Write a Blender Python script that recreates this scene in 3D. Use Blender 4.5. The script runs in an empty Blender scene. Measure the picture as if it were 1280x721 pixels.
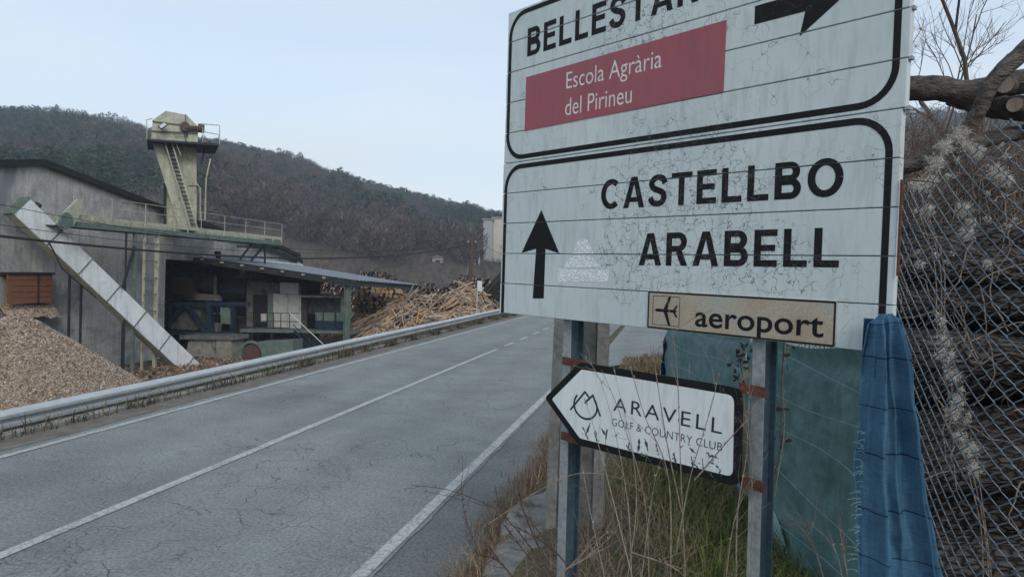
import bpy, bmesh, math, random
import numpy as np
from mathutils import Matrix, Vector, noise as mnoise
random.seed(7); rng = np.random.default_rng(7)
sc = bpy.context.scene
COL = sc.collection
R = math.radians
# ------------------------------------------------------------------ camera
H, FPX = 2.0, 900.0
PITCH, ROLL = R(1.22), R(1.93)
Fv = Vector((0, math.cos(PITCH), -math.sin(PITCH))); R0 = Vector((1, 0, 0)); U0 = R0.cross(Fv)
Rv = R0 * math.cos(ROLL) + U0 * math.sin(ROLL); Uv = U0 * math.cos(ROLL) - R0 * math.sin(ROLL)
EYE = Vector((0, 0, H))
cd = bpy.data.cameras.new('camera'); cam = bpy.data.objects.new('camera', cd); COL.objects.link(cam)
cam.matrix_world = Matrix(((Rv.x, Uv.x, -Fv.x, 0), (Rv.y, Uv.y, -Fv.y, 0), (Rv.z, Uv.z, -Fv.z, H), (0, 0, 0, 1)))
cd.sensor_width = 36; cd.lens = 36 * FPX / 1280; cd.clip_end = 5000; cd.clip_start = .05
sc.camera = cam
sc.cycles.max_bounces = 5; sc.cycles.diffuse_bounces = 3; sc.cycles.glossy_bounces = 2; sc.cycles.transmission_bounces = 2; sc.cycles.transparent_max_bounces = 4
sc.cycles.use_denoising = True; sc.cycles.use_light_tree = False
# ------------------------------------------------------------------ sky, sun, exposure
w = bpy.data.worlds.new('World'); sc.world = w; w.use_nodes = True
nt = w.node_tree; nt.nodes.clear()
SUN_AZ, SUN_EL = 162.0, 32.0            # degrees clockwise from +y, degrees up
sky = nt.nodes.new('ShaderNodeTexSky'); sky.sky_type = 'NISHITA'; sky.sun_disc = False
sky.sun_elevation = R(SUN_EL); sky.sun_rotation = R(SUN_AZ)
sky.air_density = 1.0; sky.dust_density = 1.6; sky.ozone_density = 1.5
bg = nt.nodes.new('ShaderNodeBackground'); bg.inputs['Strength'].default_value = .13
out = nt.nodes.new('ShaderNodeOutputWorld')
tcw = nt.nodes.new('ShaderNodeTexCoord'); mpw = nt.nodes.new('ShaderNodeMapping'); mpw.inputs['Scale'].default_value = (1.2, 1.2, 4.5)
nw = nt.nodes.new('ShaderNodeTexNoise'); nw.inputs['Scale'].default_value = 1.6; nw.inputs['Detail'].default_value = 5
rw = nt.nodes.new('ShaderNodeValToRGB'); rw.color_ramp.elements[0].position = .33; rw.color_ramp.elements[1].position = .72
rw.color_ramp.elements[0].color = (.55, .55, .55, 1); rw.color_ramp.elements[1].color = (.92, .92, .92, 1)
mixw = nt.nodes.new('ShaderNodeMixRGB'); mixw.inputs['Color2'].default_value = (4.0, 4.55, 4.95, 1)
nt.links.new(tcw.outputs['Generated'], mpw.inputs['Vector']); nt.links.new(mpw.outputs[0], nw.inputs['Vector'])
nt.links.new(nw.outputs['Fac'], rw.inputs['Fac']); nt.links.new(rw.outputs['Color'], mixw.inputs['Fac'])
sepw = nt.nodes.new('ShaderNodeSeparateXYZ'); nt.links.new(tcw.outputs['Generated'], sepw.inputs[0])
rz_ = nt.nodes.new('ShaderNodeValToRGB'); rz_.color_ramp.elements[0].position = .04; rz_.color_ramp.elements[0].color = (.50, .535, .545, 1); rz_.color_ramp.elements[1].position = .55; rz_.color_ramp.elements[1].color = (.28, .315, .345, 1)
mulw = nt.nodes.new('ShaderNodeMixRGB'); mulw.blend_type = 'MULTIPLY'; mulw.inputs['Fac'].default_value = 1; mulw.inputs['Color2'].default_value = (10, 10, 10, 1)
nt.links.new(sepw.outputs['Z'], rz_.inputs['Fac']); nt.links.new(rz_.outputs['Color'], mulw.inputs['Color1']); nt.links.new(mulw.outputs[0], mixw.inputs['Color2'])
nt.links.new(sky.outputs[0], mixw.inputs['Color1']); nt.links.new(mixw.outputs[0], bg.inputs['Color']); nt.links.new(bg.outputs[0], out.inputs['Surface'])
sl_ = bpy.data.lights.new('sun', 'SUN'); sl_.energy = .8; sl_.angle = R(25); sl_.color = (1, .95, .88)
sun = bpy.data.objects.new('sun', sl_); COL.objects.link(sun)
sd = Vector((math.sin(R(SUN_AZ)) * math.cos(R(SUN_EL)), math.cos(R(SUN_AZ)) * math.cos(R(SUN_EL)), math.sin(R(SUN_EL))))
sun.rotation_euler = sd.to_track_quat('Z', 'Y').to_euler(); sun.location = (0, 0, 60)
sc.view_settings.view_transform = 'Standard'; sc.view_settings.look = 'None'
sc.view_settings.exposure = 0.88; sc.view_settings.gamma = 1; sc.view_settings.use_curve_mapping = False

# ------------------------------------------------------------------ helpers
def ray(px, py): return Fv + Rv * ((px - 640) / FPX) + Uv * ((360.5 - py) / FPX)
def at(px, py, Y):
    r = ray(px, py); return EYE + r * (Y / r.y)
def gnd(px, py, z=0):
    r = ray(px, py); return EYE + r * ((z - H) / r.z)
AZ = R(12.15)
EU = Vector((math.sin(AZ), math.cos(AZ), 0)); EV = Vector((math.cos(AZ), -math.sin(AZ), 0))
def uv(u, v, z=0): return EU * u + EV * v + Vector((0, 0, z))
UZ0 = Vector((0, 0, 1))
AM = R(10.0)
MU = Vector((math.sin(AM), math.cos(AM), 0)); ML = Vector((-math.cos(AM), math.sin(AM), 0))   # along the mill, away from the road
def mp(px, py, L):
    r = ray(px, py); return EYE + r * (L / r.dot(ML))
def ml(u, L, z): return MU * u + ML * L + Vector((0, 0, z))
def mu(px, L):                       # distance along the mill at which a pixel column meets the plane L
    return mp(px, 330, L).dot(MU)
YARD = -4.0

OFF = {}
class MB:
    def __init__(s): s.v = []; s.f = []; s.m = []; s.uv = None
    def add(s, vs, fs, mi=0):
        b = len(s.v); s.v += [Vector(p) for p in vs]; s.f += [tuple(b + i for i in f) for f in fs]; s.m += [mi] * len(fs); return s
    def hexa(s, p, mi=0):            # 8 points: bottom ring 0-3, top ring 4-7
        return s.add(p, [(3, 2, 1, 0), (4, 5, 6, 7), (0, 1, 5, 4), (1, 2, 6, 5), (2, 3, 7, 6), (3, 0, 4, 7)], mi)
    def box(s, c, X, Y, Z, mi=0):    # centre and three half vectors
        c, X, Y, Z = Vector(c), Vector(X), Vector(Y), Vector(Z)
        return s.hexa([c - X - Y - Z, c + X - Y - Z, c + X + Y - Z, c - X + Y - Z, c - X - Y + Z, c + X - Y + Z, c + X + Y + Z, c - X + Y + Z], mi)
    def bar(s, p, q, wd, ht, up=(0, 0, 1), mi=0):
        p, q, up = Vector(p), Vector(q), Vector(up); d = (q - p); sd_ = d.cross(up)
        if sd_.length < 1e-6: sd_ = d.cross(Vector((1, 0, 0)))
        sd_.normalize(); u2 = sd_.cross(d).normalized()
        return s.box((p + q) / 2, sd_ * wd / 2, d / 2, u2 * ht / 2, mi)
    def prism(s, pts, ext, mi=0):
        n = len(pts); pts = [Vector(p) for p in pts]; ext = Vector(ext)
        return s.add(pts + [p + ext for p in pts], [tuple(range(n))[::-1], tuple(range(n, 2 * n))] + [(i, (i + 1) % n, n + (i + 1) % n, n + i) for i in range(n)], mi)
    def tube(s, pts, rad, n=6, mi=0, caps=True, jit=0):
        pts = [Vector(p) for p in pts]; k = len(pts)
        if not hasattr(rad, '__len__'): rad = [rad] * k
        t0 = (pts[1] - pts[0]).normalized(); a = t0.orthogonal().normalized(); vs = []
        for i, p in enumerate(pts):
            t = (pts[min(i + 1, k - 1)] - pts[max(i - 1, 0)])
            t = t.normalized() if t.length > 1e-9 else t0
            a = (a - t * a.dot(t)); a = a.normalized() if a.length > 1e-6 else t.orthogonal().normalized()
            b = t.cross(a)
            for j in range(n):
                th = 2 * math.pi * j / n; rr = rad[i] * (1 + (random.uniform(-jit, jit) if jit else 0))
                vs.append(p + a * math.cos(th) * rr + b * math.sin(th) * rr)
        fs = [(i * n + j, i * n + (j + 1) % n, (i + 1) * n + (j + 1) % n, (i + 1) * n + j) for i in range(k - 1) for j in range(n)]
        if caps: fs += [tuple(range(n))[::-1], tuple(range((k - 1) * n, k * n))]
        return s.add(vs, fs, mi)
    def grid(s, P, nu, nv, mi=0):    # P(i, j) with i in 0..nu, j in 0..nv ; keeps a UV map
        b = len(s.v)
        s.v += [Vector(P(i / nu, j / nv)) for j in range(nv + 1) for i in range(nu + 1)]
        if s.uv is None: s.uv = {}
        for j in range(nv + 1):
            for i in range(nu + 1): s.uv[b + j * (nu + 1) + i] = (i / nu, j / nv)
        fs = [(b + j * (nu + 1) + i, b + j * (nu + 1) + i + 1, b + (j + 1) * (nu + 1) + i + 1, b + (j + 1) * (nu + 1) + i) for j in range(nv) for i in range(nu)]
        s.f += fs; s.m += [mi] * len(fs); return s
    def build(s, name, mat, parent=None, smooth=False, off=None):
        me = bpy.data.meshes.new(name)
        if off is None:
            if parent is not None: off = OFF[parent.name]
            else:
                xs = [p.x for p in s.v]; ys = [p.y for p in s.v]; zs = [p.z for p in s.v]
                off = Vector(((min(xs) + max(xs)) / 2, (min(ys) + max(ys)) / 2, min(zs)))
        off = Vector(off)
        me.from_pydata([tuple(p - off) for p in s.v], [], s.f)
        for m_ in (mat if isinstance(mat, (list, tuple)) else [mat]): me.materials.append(m_)
        if any(s.m): me.polygons.foreach_set('material_index', s.m)
        if smooth: me.polygons.foreach_set('use_smooth', [True] * len(me.polygons))
        if s.uv is not None:
            ul = me.uv_layers.new(name='UVMap')
            for lp in me.loops: ul.data[lp.index].uv = s.uv.get(lp.vertex_index, (0, 0))
        me.update()
        o = bpy.data.objects.new(name, me); COL.objects.link(o)
        if parent is not None: o.parent = parent; OFF[o.name] = off
        else: o.location = off; OFF[o.name] = off
        return o
def tag(o, label=None, cat=None, group=None, kind=None):
    if label: o['label'] = label
    if cat: o['category'] = cat
    if group: o['group'] = group
    if kind: o['kind'] = kind
    return o
def thing(name, loc, label, cat, group=None):
    o = bpy.data.objects.new(name, None); COL.objects.link(o); o.location = loc; o.empty_display_size = .2
    OFF[o.name] = Vector(loc); return tag(o, label, cat, group)
def np_mesh(name, V, F, mat, col=None, kind=None, parent=None):     # big triangle/quad soups
    me = bpy.data.meshes.new(name); k = F.shape[1]
    me.vertices.add(len(V)); me.vertices.foreach_set('co', V.astype(np.float32).ravel())
    me.loops.add(F.size); me.loops.foreach_set('vertex_index', F.astype(np.int32).ravel())
    me.polygons.add(len(F)); me.polygons.foreach_set('loop_start', (np.arange(len(F)) * k).astype(np.int32))
    if col is not None:
        at_ = me.color_attributes.new('tint', 'FLOAT_COLOR', 'POINT')
        at_.data.foreach_set('color', np.concatenate([col, np.ones((len(col), 1))], 1).astype(np.float32).ravel())
    me.materials.append(mat); me.update(calc_edges=True); me.validate()
    o = bpy.data.objects.new(name, me); COL.objects.link(o)
    if kind: o['kind'] = kind
    if parent is not None: o.parent = parent; OFF[o.name] = OFF[parent.name]
    return o

# ------------------------------------------------------------------ materials
class NT:
    def __init__(s, name):
        s.mat = bpy.data.materials.new(name); s.mat.use_nodes = True; s.t = s.mat.node_tree
        s.b = s.t.nodes['Principled BSDF']; s.tc = s.n('ShaderNodeTexCoord')
    def n(s, ty, **kw):
        nd = s.t.nodes.new(ty)
        for k, v in kw.items():
            if k in nd.inputs: nd.inputs[k].default_value = v
            else: setattr(nd, k, v)
        return nd
    def l(s, a, b): s.t.links.new(a, b)
    def coords(s, scale=(1, 1, 1), kind='Object', rand=False):
        m = s.n('ShaderNodeMapping'); m.inputs['Scale'].default_value = scale; s.l(s.tc.outputs[kind], m.inputs['Vector'])
        if rand:
            oi = s.n('ShaderNodeObjectInfo'); mu_ = s.n('ShaderNodeMath', operation='MULTIPLY'); mu_.inputs[1].default_value = 37
            s.l(oi.outputs['Random'], mu_.inputs[0]); s.l(mu_.outputs[0], m.inputs['Location'])
        return m.outputs[0]
    def noise(s, vec, sc_, det=6, rough=.6, dist=0):
        nd = s.n('ShaderNodeTexNoise'); nd.inputs['Scale'].default_value = sc_; nd.inputs['Detail'].default_value = det
        nd.inputs['Roughness'].default_value = rough; nd.inputs['Distortion'].default_value = dist; s.l(vec, nd.inputs['Vector']); return nd.outputs['Fac']
    def ramp(s, fac, stops, interp='LINEAR'):
        r = s.n('ShaderNodeValToRGB'); e = r.color_ramp.elements; r.color_ramp.interpolation = interp
        while len(e) < len(stops): e.new(.5)
        for el, (p, c) in zip(e, stops): el.position = p; el.color = (*c, 1) if hasattr(c, '__len__') else (c, c, c, 1)
        s.l(fac, r.inputs['Fac']); return r.outputs['Color']
    def mix(s, fac, a, b, mode='MIX'):
        m = s.n('ShaderNodeMixRGB', blend_type=mode)
        for sock, val in ((m.inputs['Fac'], fac), (m.inputs['Color1'], a), (m.inputs['Color2'], b)):
            if hasattr(val, 'is_linked'): s.l(val, sock)
            elif hasattr(val, '__len__'): sock.default_value = (*val, 1)
            else: sock.default_value = val
        return m.outputs[0]
    def math(s, op, a, b=0.):
        m = s.n('ShaderNodeMath', operation=op)
        for i, val in enumerate((a, b)):
            if hasattr(val, 'is_linked'): s.l(val, m.inputs[i])
            else: m.inputs[i].default_value = val
        return m.outputs[0]
    def bump(s, hgt, st=.3, dist=.01):
        b = s.n('ShaderNodeBump'); b.inputs['Strength'].default_value = st; b.inputs['Distance'].default_value = dist
        s.l(hgt, b.inputs['Height']); s.l(b.outputs[0], s.b.inputs['Normal'])
    def done(s, col, rough=.8, metal=0., spec=None):
        if hasattr(col, 'is_linked'): s.l(col, s.b.inputs['Base Color'])
        else: s.b.inputs['Base Color'].default_value = (*col, 1)
        if hasattr(rough, 'is_linked'): s.l(rough, s.b.inputs['Roughness'])
        else: s.b.inputs['Roughness'].default_value = rough
        s.b.inputs['Metallic'].default_value = metal
        if spec is not None: s.b.inputs['Specular IOR Level'].default_value = spec
        return s.mat
def mat(name, c1, c2, scale=4, rough=.8, metal=0, bump=.25, dist=.01, fine=40, stretch=(1, 1, 1), stain=None, stain_at=(.55, .68), stain_scale=1.2, rand=True, spec=.3, streak=None):
    m = NT(name); v = m.coords(stretch, rand=rand)
    a = m.noise(v, scale, 4, .65); c = m.ramp(a, [(.32, c1), (.68, c2)])
    f = m.noise(v, fine, 2, .6); c = m.mix(.55, c, m.ramp(f, [(.3, .55), (.7, 1.25)]), 'MULTIPLY')
    if stain: c = m.mix(m.ramp(m.noise(v, stain_scale, 4, .7, .6), [(stain_at[0], 0.), (stain_at[1], 1.)]), c, stain)
    if streak: c = m.mix(m.ramp(m.noise(m.coords((2.2, 2.2, .16), rand=rand), 2.2, 4, .7), [(.48, 0.), (.72, .75)]), c, streak)
    if bump: m.bump(m.math('ADD', a, m.math('MULTIPLY', f, .5)), bump, dist)
    return m.done(c, rough, metal, spec)
def cracks(m, vec, scale, width, dist=.35):
    nd = m.n('ShaderNodeTexNoise'); nd.inputs['Scale'].default_value = scale * 1.3; nd.inputs['Detail'].default_value = 2; m.l(vec, nd.inputs['Vector'])
    va = m.n('ShaderNodeVectorMath', operation='MULTIPLY_ADD'); m.l(nd.outputs['Color'], va.inputs[0])
    va.inputs[1].default_value = (dist / scale * 3,) * 3; m.l(vec, va.inputs[2])
    vo = m.n('ShaderNodeTexVoronoi', feature='DISTANCE_TO_EDGE'); vo.inputs['Scale'].default_value = scale; m.l(va.outputs[0], vo.inputs['Vector'])
    return m.ramp(vo.outputs['Distance'], [(0, 1.), (width, 0.)])

# asphalt: worn aggregate, tar-dark patches, cracking that comes and goes, one long seam
def asphalt(name, lo, hi, seam=None):
    m = NT(name); v = m.coords(rand=False)
    big = m.noise(v, .35, 2, .6); mid = m.noise(v, 2.2, 3, .65); fine = m.noise(v, 38, 3, .75)
    c = m.ramp(big, [(.3, lo), (.5, tuple(x * y for x, y in zip(hi, (.92, .97, .95)))), (.7, hi)])
    c = m.mix(.5, c, m.ramp(mid, [(.3, .75), (.7, 1.2)]), 'MULTIPLY')
    c = m.mix(.75, c, m.ramp(fine, [(.32, .42), (.68, 1.55)]), 'MULTIPLY')
    pale = m.ramp(m.noise(v, 120, 1, .5), [(.66, 0.), (.74, 1.)]); c = m.mix(m.math('MULTIPLY', pale, .45), c, (.42, .42, .41))
    ck = m.math('MULTIPLY', cracks(m, v, 1.9, .012), m.ramp(m.noise(v, .55, 4, .6), [(.44, 0.), (.56, 1.)]))
    ck2 = m.math('MULTIPLY', cracks(m, v, 6.5, .03), m.ramp(m.noise(v, .8, 5, .7), [(.54, 0.), (.62, .8)]))
    ckk = m.math('MAXIMUM', ck, ck2)
    if seam is not None:
        dvv = m.n('ShaderNodeVectorMath', operation='DOT_PRODUCT'); m.l(v, dvv.inputs[0]); dvv.inputs[1].default_value = EV
        tr = m.math('SINE', m.math('MULTIPLY', m.math('SUBTRACT', dvv.outputs['Value'], V_C0), 5.3)); c = m.mix(.16, c, m.ramp(m.math('ADD', m.math('MULTIPLY', tr, .3), m.noise(v, .9, 3)), [(.2, .6), (.8, 1.35)]), 'MULTIPLY')
        c = m.mix(m.ramp(m.noise(v, 1.7, 4, .7), [(.62, 0.), (.72, .35)]), c, (.09, .09, .092))
        c = m.mix(m.ramp(m.noise(v, .5, 3, .6, 1.), [(.55, 0.), (.7, .25)]), c, (.19, .172, .168))
    if seam is not None:
        dv = m.n('ShaderNodeVectorMath', operation='DOT_PRODUCT'); m.l(v, dv.inputs[0]); dv.inputs[1].default_value = EV
        wob = m.math('MULTIPLY', m.math('SUBTRACT', m.noise(v, 1.4, 5, .7), .5), .10)
        d = m.math('ABSOLUTE', m.math('ADD', m.math('SUBTRACT', dv.outputs['Value'], seam), wob))
        ckk = m.math('MAXIMUM', ckk, m.math('MULTIPLY', m.ramp(d, [(.006, 1.), (.02, 0.)]), .8))
    c = m.mix(m.math('MULTIPLY', ckk, .8), c, (.025, .025, .027))
    m.bump(m.math('SUBTRACT', m.math('MULTIPLY', fine, .6), ckk), .45, .008)
    return m.done(c, .82, 0, .35)
SEAM = -5.35; V_C0 = -4.28
A_ROAD = asphalt('asphalt', (.165, .178, .18), (.225, .236, .235), SEAM)
A_OLD = asphalt('old_asphalt', (.11, .115, .12), (.165, .17, .173))
def paint():
    m = NT('road_paint'); v = m.coords(rand=False)
    wear = m.math('ADD', m.noise(v, 26, 6, .75), m.math('MULTIPLY', m.noise(v, 3, 3, .5), .35))
    ck = cracks(m, v, 7, .07)
    k = m.math('MAXIMUM', m.ramp(wear, [(.66, 0.), (.82, 1.)]), m.math('MULTIPLY', ck, .8))
    m.bump(m.noise(v, 60, 4), .3, .004)
    return m.done(m.mix(m.math('MULTIPLY', k, .85), (.44, .46, .45), (.16, .16, .165)), .7)
M_PAINT = paint()
def ground_mat():
    m = NT('earth_and_grass'); v = m.coords(rand=False)
    a = m.noise(v, .9, 8, .7); b = m.noise(v, 14, 6, .7); c_ = m.noise(v, .06, 4, .6)
    soil = m.ramp(b, [(.3, (.07, .055, .042)), (.7, (.17, .14, .105))])
    grs = m.ramp(b, [(.3, (.05, .062, .022)), (.7, (.13, .125, .055))])
    c = m.mix(m.ramp(a, [(.42, 0.), (.6, 1.)]), soil, grs)
    far = m.ramp(b, [(.3, (.075, .062, .05)), (.7, (.14, .115, .09))])
    sep = m.n('ShaderNodeSeparateXYZ'); m.l(v, sep.inputs[0])
    c = m.mix(m.ramp(m.math('DIVIDE', sep.outputs['Y'], 160.), [(.4, 0.), (.8, 1.)]), c, far)
    m.bump(b, .5, .03); return m.done(c, .95, 0, .1)
M_GROUND = ground_mat()
M_CONC = mat('weathered_concrete', (.20, .195, .18), (.34, .335, .31), 3, .9, bump=.3, fine=30, stain=(.10, .10, .09), stain_scale=2)
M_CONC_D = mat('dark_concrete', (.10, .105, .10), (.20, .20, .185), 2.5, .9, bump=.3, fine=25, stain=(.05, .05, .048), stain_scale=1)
M_CONC_D2 = mat('mossy_apron_concrete', (.15, .15, .145), (.27, .265, .25), 5, .95, bump=.5, fine=45, stain=(.09, .08, .06), stain_at=(.5, .62), stain_scale=3)
def galv():
    m = NT('galvanised_steel'); v = m.coords(rand=True)
    vo = m.n('ShaderNodeTexVoronoi'); vo.inputs['Scale'].default_value = 26; m.l(v, vo.inputs['Vector'])
    a = m.noise(v, 1.5, 6, .7)
    c = m.mix(.05, m.ramp(a, [(.3, (.40, .43, .45)), (.7, (.56, .59, .60))]), vo.outputs['Color'], 'OVERLAY')
    c = m.mix(m.ramp(m.noise(v, 5, 7, .75), [(.62, 0.), (.74, .7)]), c, (.20, .19, .175))
    m.bump(a, .1, .01); return m.done(c, .45, .35)
M_GALV = galv()
M_POSTST = mat('painted_post_steel', (.29, .32, .34), (.39, .42, .44), 6, .5, .2, .12, stain=(.20, .19, .18), stain_at=(.66, .76), stain_scale=5)
M_POSTB = mat('recess_shade_blue_post', (.05, .085, .115), (.085, .13, .165), 6, .6, .1, .1)  # dark blue carries the recess shade on web and rear flange
M_RUST = mat('rusty_steel', (.085, .035, .025), (.165, .07, .048), 22, .85, .1, .4, fine=90)
M_BACK = mat('sign_back_metal', (.28, .30, .32), (.36, .38, .40), 5, .5, .4, .05)

# the sign's white film: crazed where it has aged most, grimy streaks
def film(name, base, dirt, ckcol, crack=True, scale=17, spec=.35, rough=.5):
    m = NT(name); v = m.coords(rand=False)
    st = m.coords((6, .9, 1), rand=False)
    c = m.mix(m.ramp(m.noise(v, 1.7, 5, .6), [(.35, 0.), (.7, .65)]), base, dirt)
    c = m.mix(m.ramp(m.noise(st, 4, 4, .7), [(.48, 0.), (.74, .6)]), c, tuple(x * .72 for x in dirt))
    spk = m.ramp(m.noise(v, 70, 3, .6), [(.70, 0.), (.76, .6)]); c = m.mix(spk, c, tuple(x * .55 for x in dirt))
    if crack:
        near = None
        for cx, cy, rr_ in ((1.25, .57, .62), (1.0, 1.58, .45), (.95, .35, .30), (1.75, .36, .25)):
            dn = m.n('ShaderNodeVectorMath', operation='DISTANCE'); m.l(v, dn.inputs[0]); dn.inputs[1].default_value = (cx, cy, 0)
            q_ = m.math('SUBTRACT', 1., m.math('DIVIDE', dn.outputs['Value'], rr_)); near = q_ if near is None else m.math('MAXIMUM', near, q_)
        zone = m.ramp(m.math('ADD', m.math('MULTIPLY', near, .55), m.math('MULTIPLY', m.noise(v, 5.5, 3, .6), .75)), [(.50, 0.), (.58, 1.)])
        k = m.math('MULTIPLY', cracks(m, v, scale, .035, .5), zone)
        zone2 = m.ramp(m.noise(m.coords((1, 1, 3), rand=False), 1.3, 3, .6), [(.43, 0.), (.53, .9)])
        k2 = m.math('MULTIPLY', cracks(m, v, 4.2, .0055, .8), zone2)
        kk = m.math('MAXIMUM', k, k2)
        c = m.mix(m.math('MULTIPLY', kk, .85), c, ckcol); m.bump(m.math('SUBTRACT', 1., kk), .25, .002)
    return m.done(c, rough, 0, spec)
M_FILM = film('white_sign_film', (.60, .675, .68), (.48, .56, .57), (.05, .055, .06))
M_BLACK = film('black_sign_film', (.011, .012, .013), (.018, .02, .022), (.09, .09, .09), spec=.15, rough=.6)
M_REDF = film('red_sign_film', (.36, .085, .11), (.28, .12, .14), (.1, .03, .03), False)
M_LETW = film('white_lettering', (.72, .72, .72), (.66, .67, .67), (.1, .1, .1), False)
M_TANF = NT('tan_reflective_film'); _v = M_TANF.coords(rand=False)
_c = M_TANF.ramp(M_TANF.noise(_v, 3.5, 5, .6), [(.35, (.37, .30, .22)), (.5, (.42, .37, .29)), (.68, (.38, .40, .37))])
_c = M_TANF.mix(.5, _c, M_TANF.ramp(M_TANF.noise(_v, 160, 3, .6), [(.35, .6), (.65, 1.3)]), 'MULTIPLY')
M_TANF = M_TANF.done(_c, .5)
M_CREST = NT('faded_white_sticker'); _v = M_CREST.coords((1, 1.6, 1), rand=False)
M_CREST = M_CREST.done(M_CREST.mix(cracks(M_CREST, _v, 42, .16, .6), (.86, .89, .92), (.45, .50, .53)), .6)
M_WHITE2 = film('white_arrow_board', (.78, .83, .83), (.63, .71, .72), (.1, .1, .1), False)
M_NAVY = film('navy_lettering', (.025, .03, .05), (.035, .045, .065), (.1, .1, .1), False)
M_SMUDGE = mat('grey_green_smears', (.03, .04, .038), (.13, .16, .15), 30, .8, 0, 0, fine=120)

# ------------------------------------------------------------------ the ground
SKY_PX = [(-700, 150), (-300, 148), (0, 150), (70, 149), (150, 158), (185, 172), (270, 188), (330, 203), (420, 230), (500, 250), (560, 263), (622, 275), (760, 285), (900, 262), (1030, 190), (1127, 146), (1280, 150), (1700, 165)]
_az = []; _te = []
for px, py in SKY_PX:
    r = ray(px, py); _az.append(math.atan2(r.x, r.y)); _te.append(r.z / math.hypot(r.x, r.y))
RIDGE = 420.0
def sstep(a, b, x):
    t = np.clip((x - a) / (b - a), 0, 1); return t * t * (3 - 2 * t)
def ground_z(x, y):
    x = np.asarray(x, float); y = np.asarray(y, float)
    u = x * EU.x + y * EU.y; v = x * EV.x + y * EV.y
    z = YARD * sstep(7.45, 12.5, -v) * (1 - .35 * sstep(50, 75, u))
    z = z + np.where(v > -1.5, .22 * sstep(-1.35, -.55, v) * (1 - .97 * sstep(9, 15, u)), 0)
    z = z - .03 * ((v > -7.3) & (v < -.95))
    r = np.hypot(x, y); a = np.arctan2(x, y)
    te = np.interp(a, _az, _te, left=_te[0], right=_te[-1])
    s = np.clip((r - 105) / (RIDGE - 105), 0, 1.25); hh = te * RIDGE + (H - z)
    und = 5 * np.sin(a * 19 + r * .013) * np.sin(r * .021 + a * 7) + 2.2 * np.sin(a * 53 + 1.3) * np.sin(r * .05)
    z = z + hh * np.where(s <= 1, s, 2 - s) * 1.0 + und * np.clip(s * 3, 0, 1) * np.clip((1 - np.abs(s - .5) * 2) * 2, 0, 1)
    return z
us = np.concatenate([np.linspace(-300, -40, 16), np.linspace(-34, -4, 12), np.linspace(-2, 30, 129), np.linspace(31, 80, 45), np.linspace(84, 200, 40), np.linspace(206, 640, 66)])
vs_ = np.concatenate([np.linspace(-600, -100, 66), np.linspace(-96, -20, 40), np.linspace(-19, -12.6, 8), np.linspace(-12.3, -7.5, 17), [-7.3, -7.2, -7.0, -4, -1.55], np.linspace(-1.35, 4.5, 46), np.linspace(5, 40, 30), np.linspace(44, 420, 40)])
UU, VV = np.meshgrid(us, vs_); GX = UU * EU.x + VV * EV.x; GY = UU * EU.y + VV * EV.y
GZ = ground_z(GX, GY)
bumpz = np.array([mnoise.noise((a * 1.7, b * 1.7, 0)) for a, b in zip(GX.ravel(), GY.ravel())]).reshape(GX.shape)
GZ = GZ + bumpz * np.where(((VV > -1.0) & ~((UU > 13.5) & (UU < 35))) | (VV < -7.6), .05, 0) * np.where((VV > -.9) & (VV < -.3), .3, 1)
nv_, nu_ = GX.shape; ii = np.arange((nv_ - 1) * nu_).reshape(nv_ - 1, nu_)[:, :-1].ravel()
g = np_mesh('ground', np.stack([GX.ravel(), GY.ravel(), GZ.ravel()], 1), np.stack([ii, ii + nu_, ii + nu_ + 1, ii + 1], 1), M_GROUND)
g.data.polygons.foreach_set('use_smooth', [True] * len(g.data.polygons)); tag(g, kind='structure')
def gz(x, y): return float(ground_z(x, y))

V_R, V_C, V_L = -1.88, -4.28, -6.41
def sheet(name, pts, z, m, parent=None):
    b = MB(); b.add([uv(p[0], p[1], z) for p in pts], [tuple(range(len(pts)))]); return b.build(name, m, parent)
us2 = np.linspace(-60, 15.4, 60)
road_pts = [(-60, -7.02), (104, -7.02), (104, -1.80)] + [(u, -1.80 + .012 * mnoise.noise((u * 9, 0, 3)) + .022 * mnoise.noise((u * 2.3, 0, 3))) for u in np.linspace(-20, 15.4, 420)[::-1]]
road = tag(sheet('road', road_pts, 0.0, A_ROAD), kind='structure')
sp = [(u, -1.12 + .09 * mnoise.noise((u * 1.7, 5, 1))) for u in us2[::-1]]
tag(sheet('old_asphalt_verge', [(-60, -1.9)] + [(15.4, -1.9)] + sp, -.008, A_OLD), kind='structure')
side = [(15.3, -1.55), (16.3, -1.0), (17.6, .1), (18.3, 2), (18.6, 8), (18.6, 60), (29, 60), (29, 6), (29.6, 1), (31, -1), (33, -1.6)]
tag(sheet('side_road', side, .016, A_ROAD), kind='structure')
def line(name, u0, u1, v, wd, label):
    b = MB(); n = max(2, int((u1 - u0) / .5)); P = []
    us_ = np.linspace(u0, u1, n)
    P = [(u, v - wd / 2 + .006 * mnoise.noise((u * 5, v, 0))) for u in us_] + [(u, v + wd / 2 + .006 * mnoise.noise((u * 5, v, 9))) for u in us_[::-1]]
    b.add([uv(a, c, .006) for a, c in P], [(i, i + 1, 2 * n - 2 - i, 2 * n - 1 - i) for i in range(n - 1)])
    return tag(b.build(name, M_PAINT, road))
line('edge_line', -30, 104, V_L, .09, ''); line('centre_line', -30, 18.2, V_C, .10, ''); line('edge_line', -30, 15.2, V_R, .10, '')
for k in range(14): line('centre_dash', 19.2 + k * 2.1, 20.3 + k * 2.1, V_C, .10, '')
line('edge_line', 33, 104, V_R, .115, '')
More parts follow.
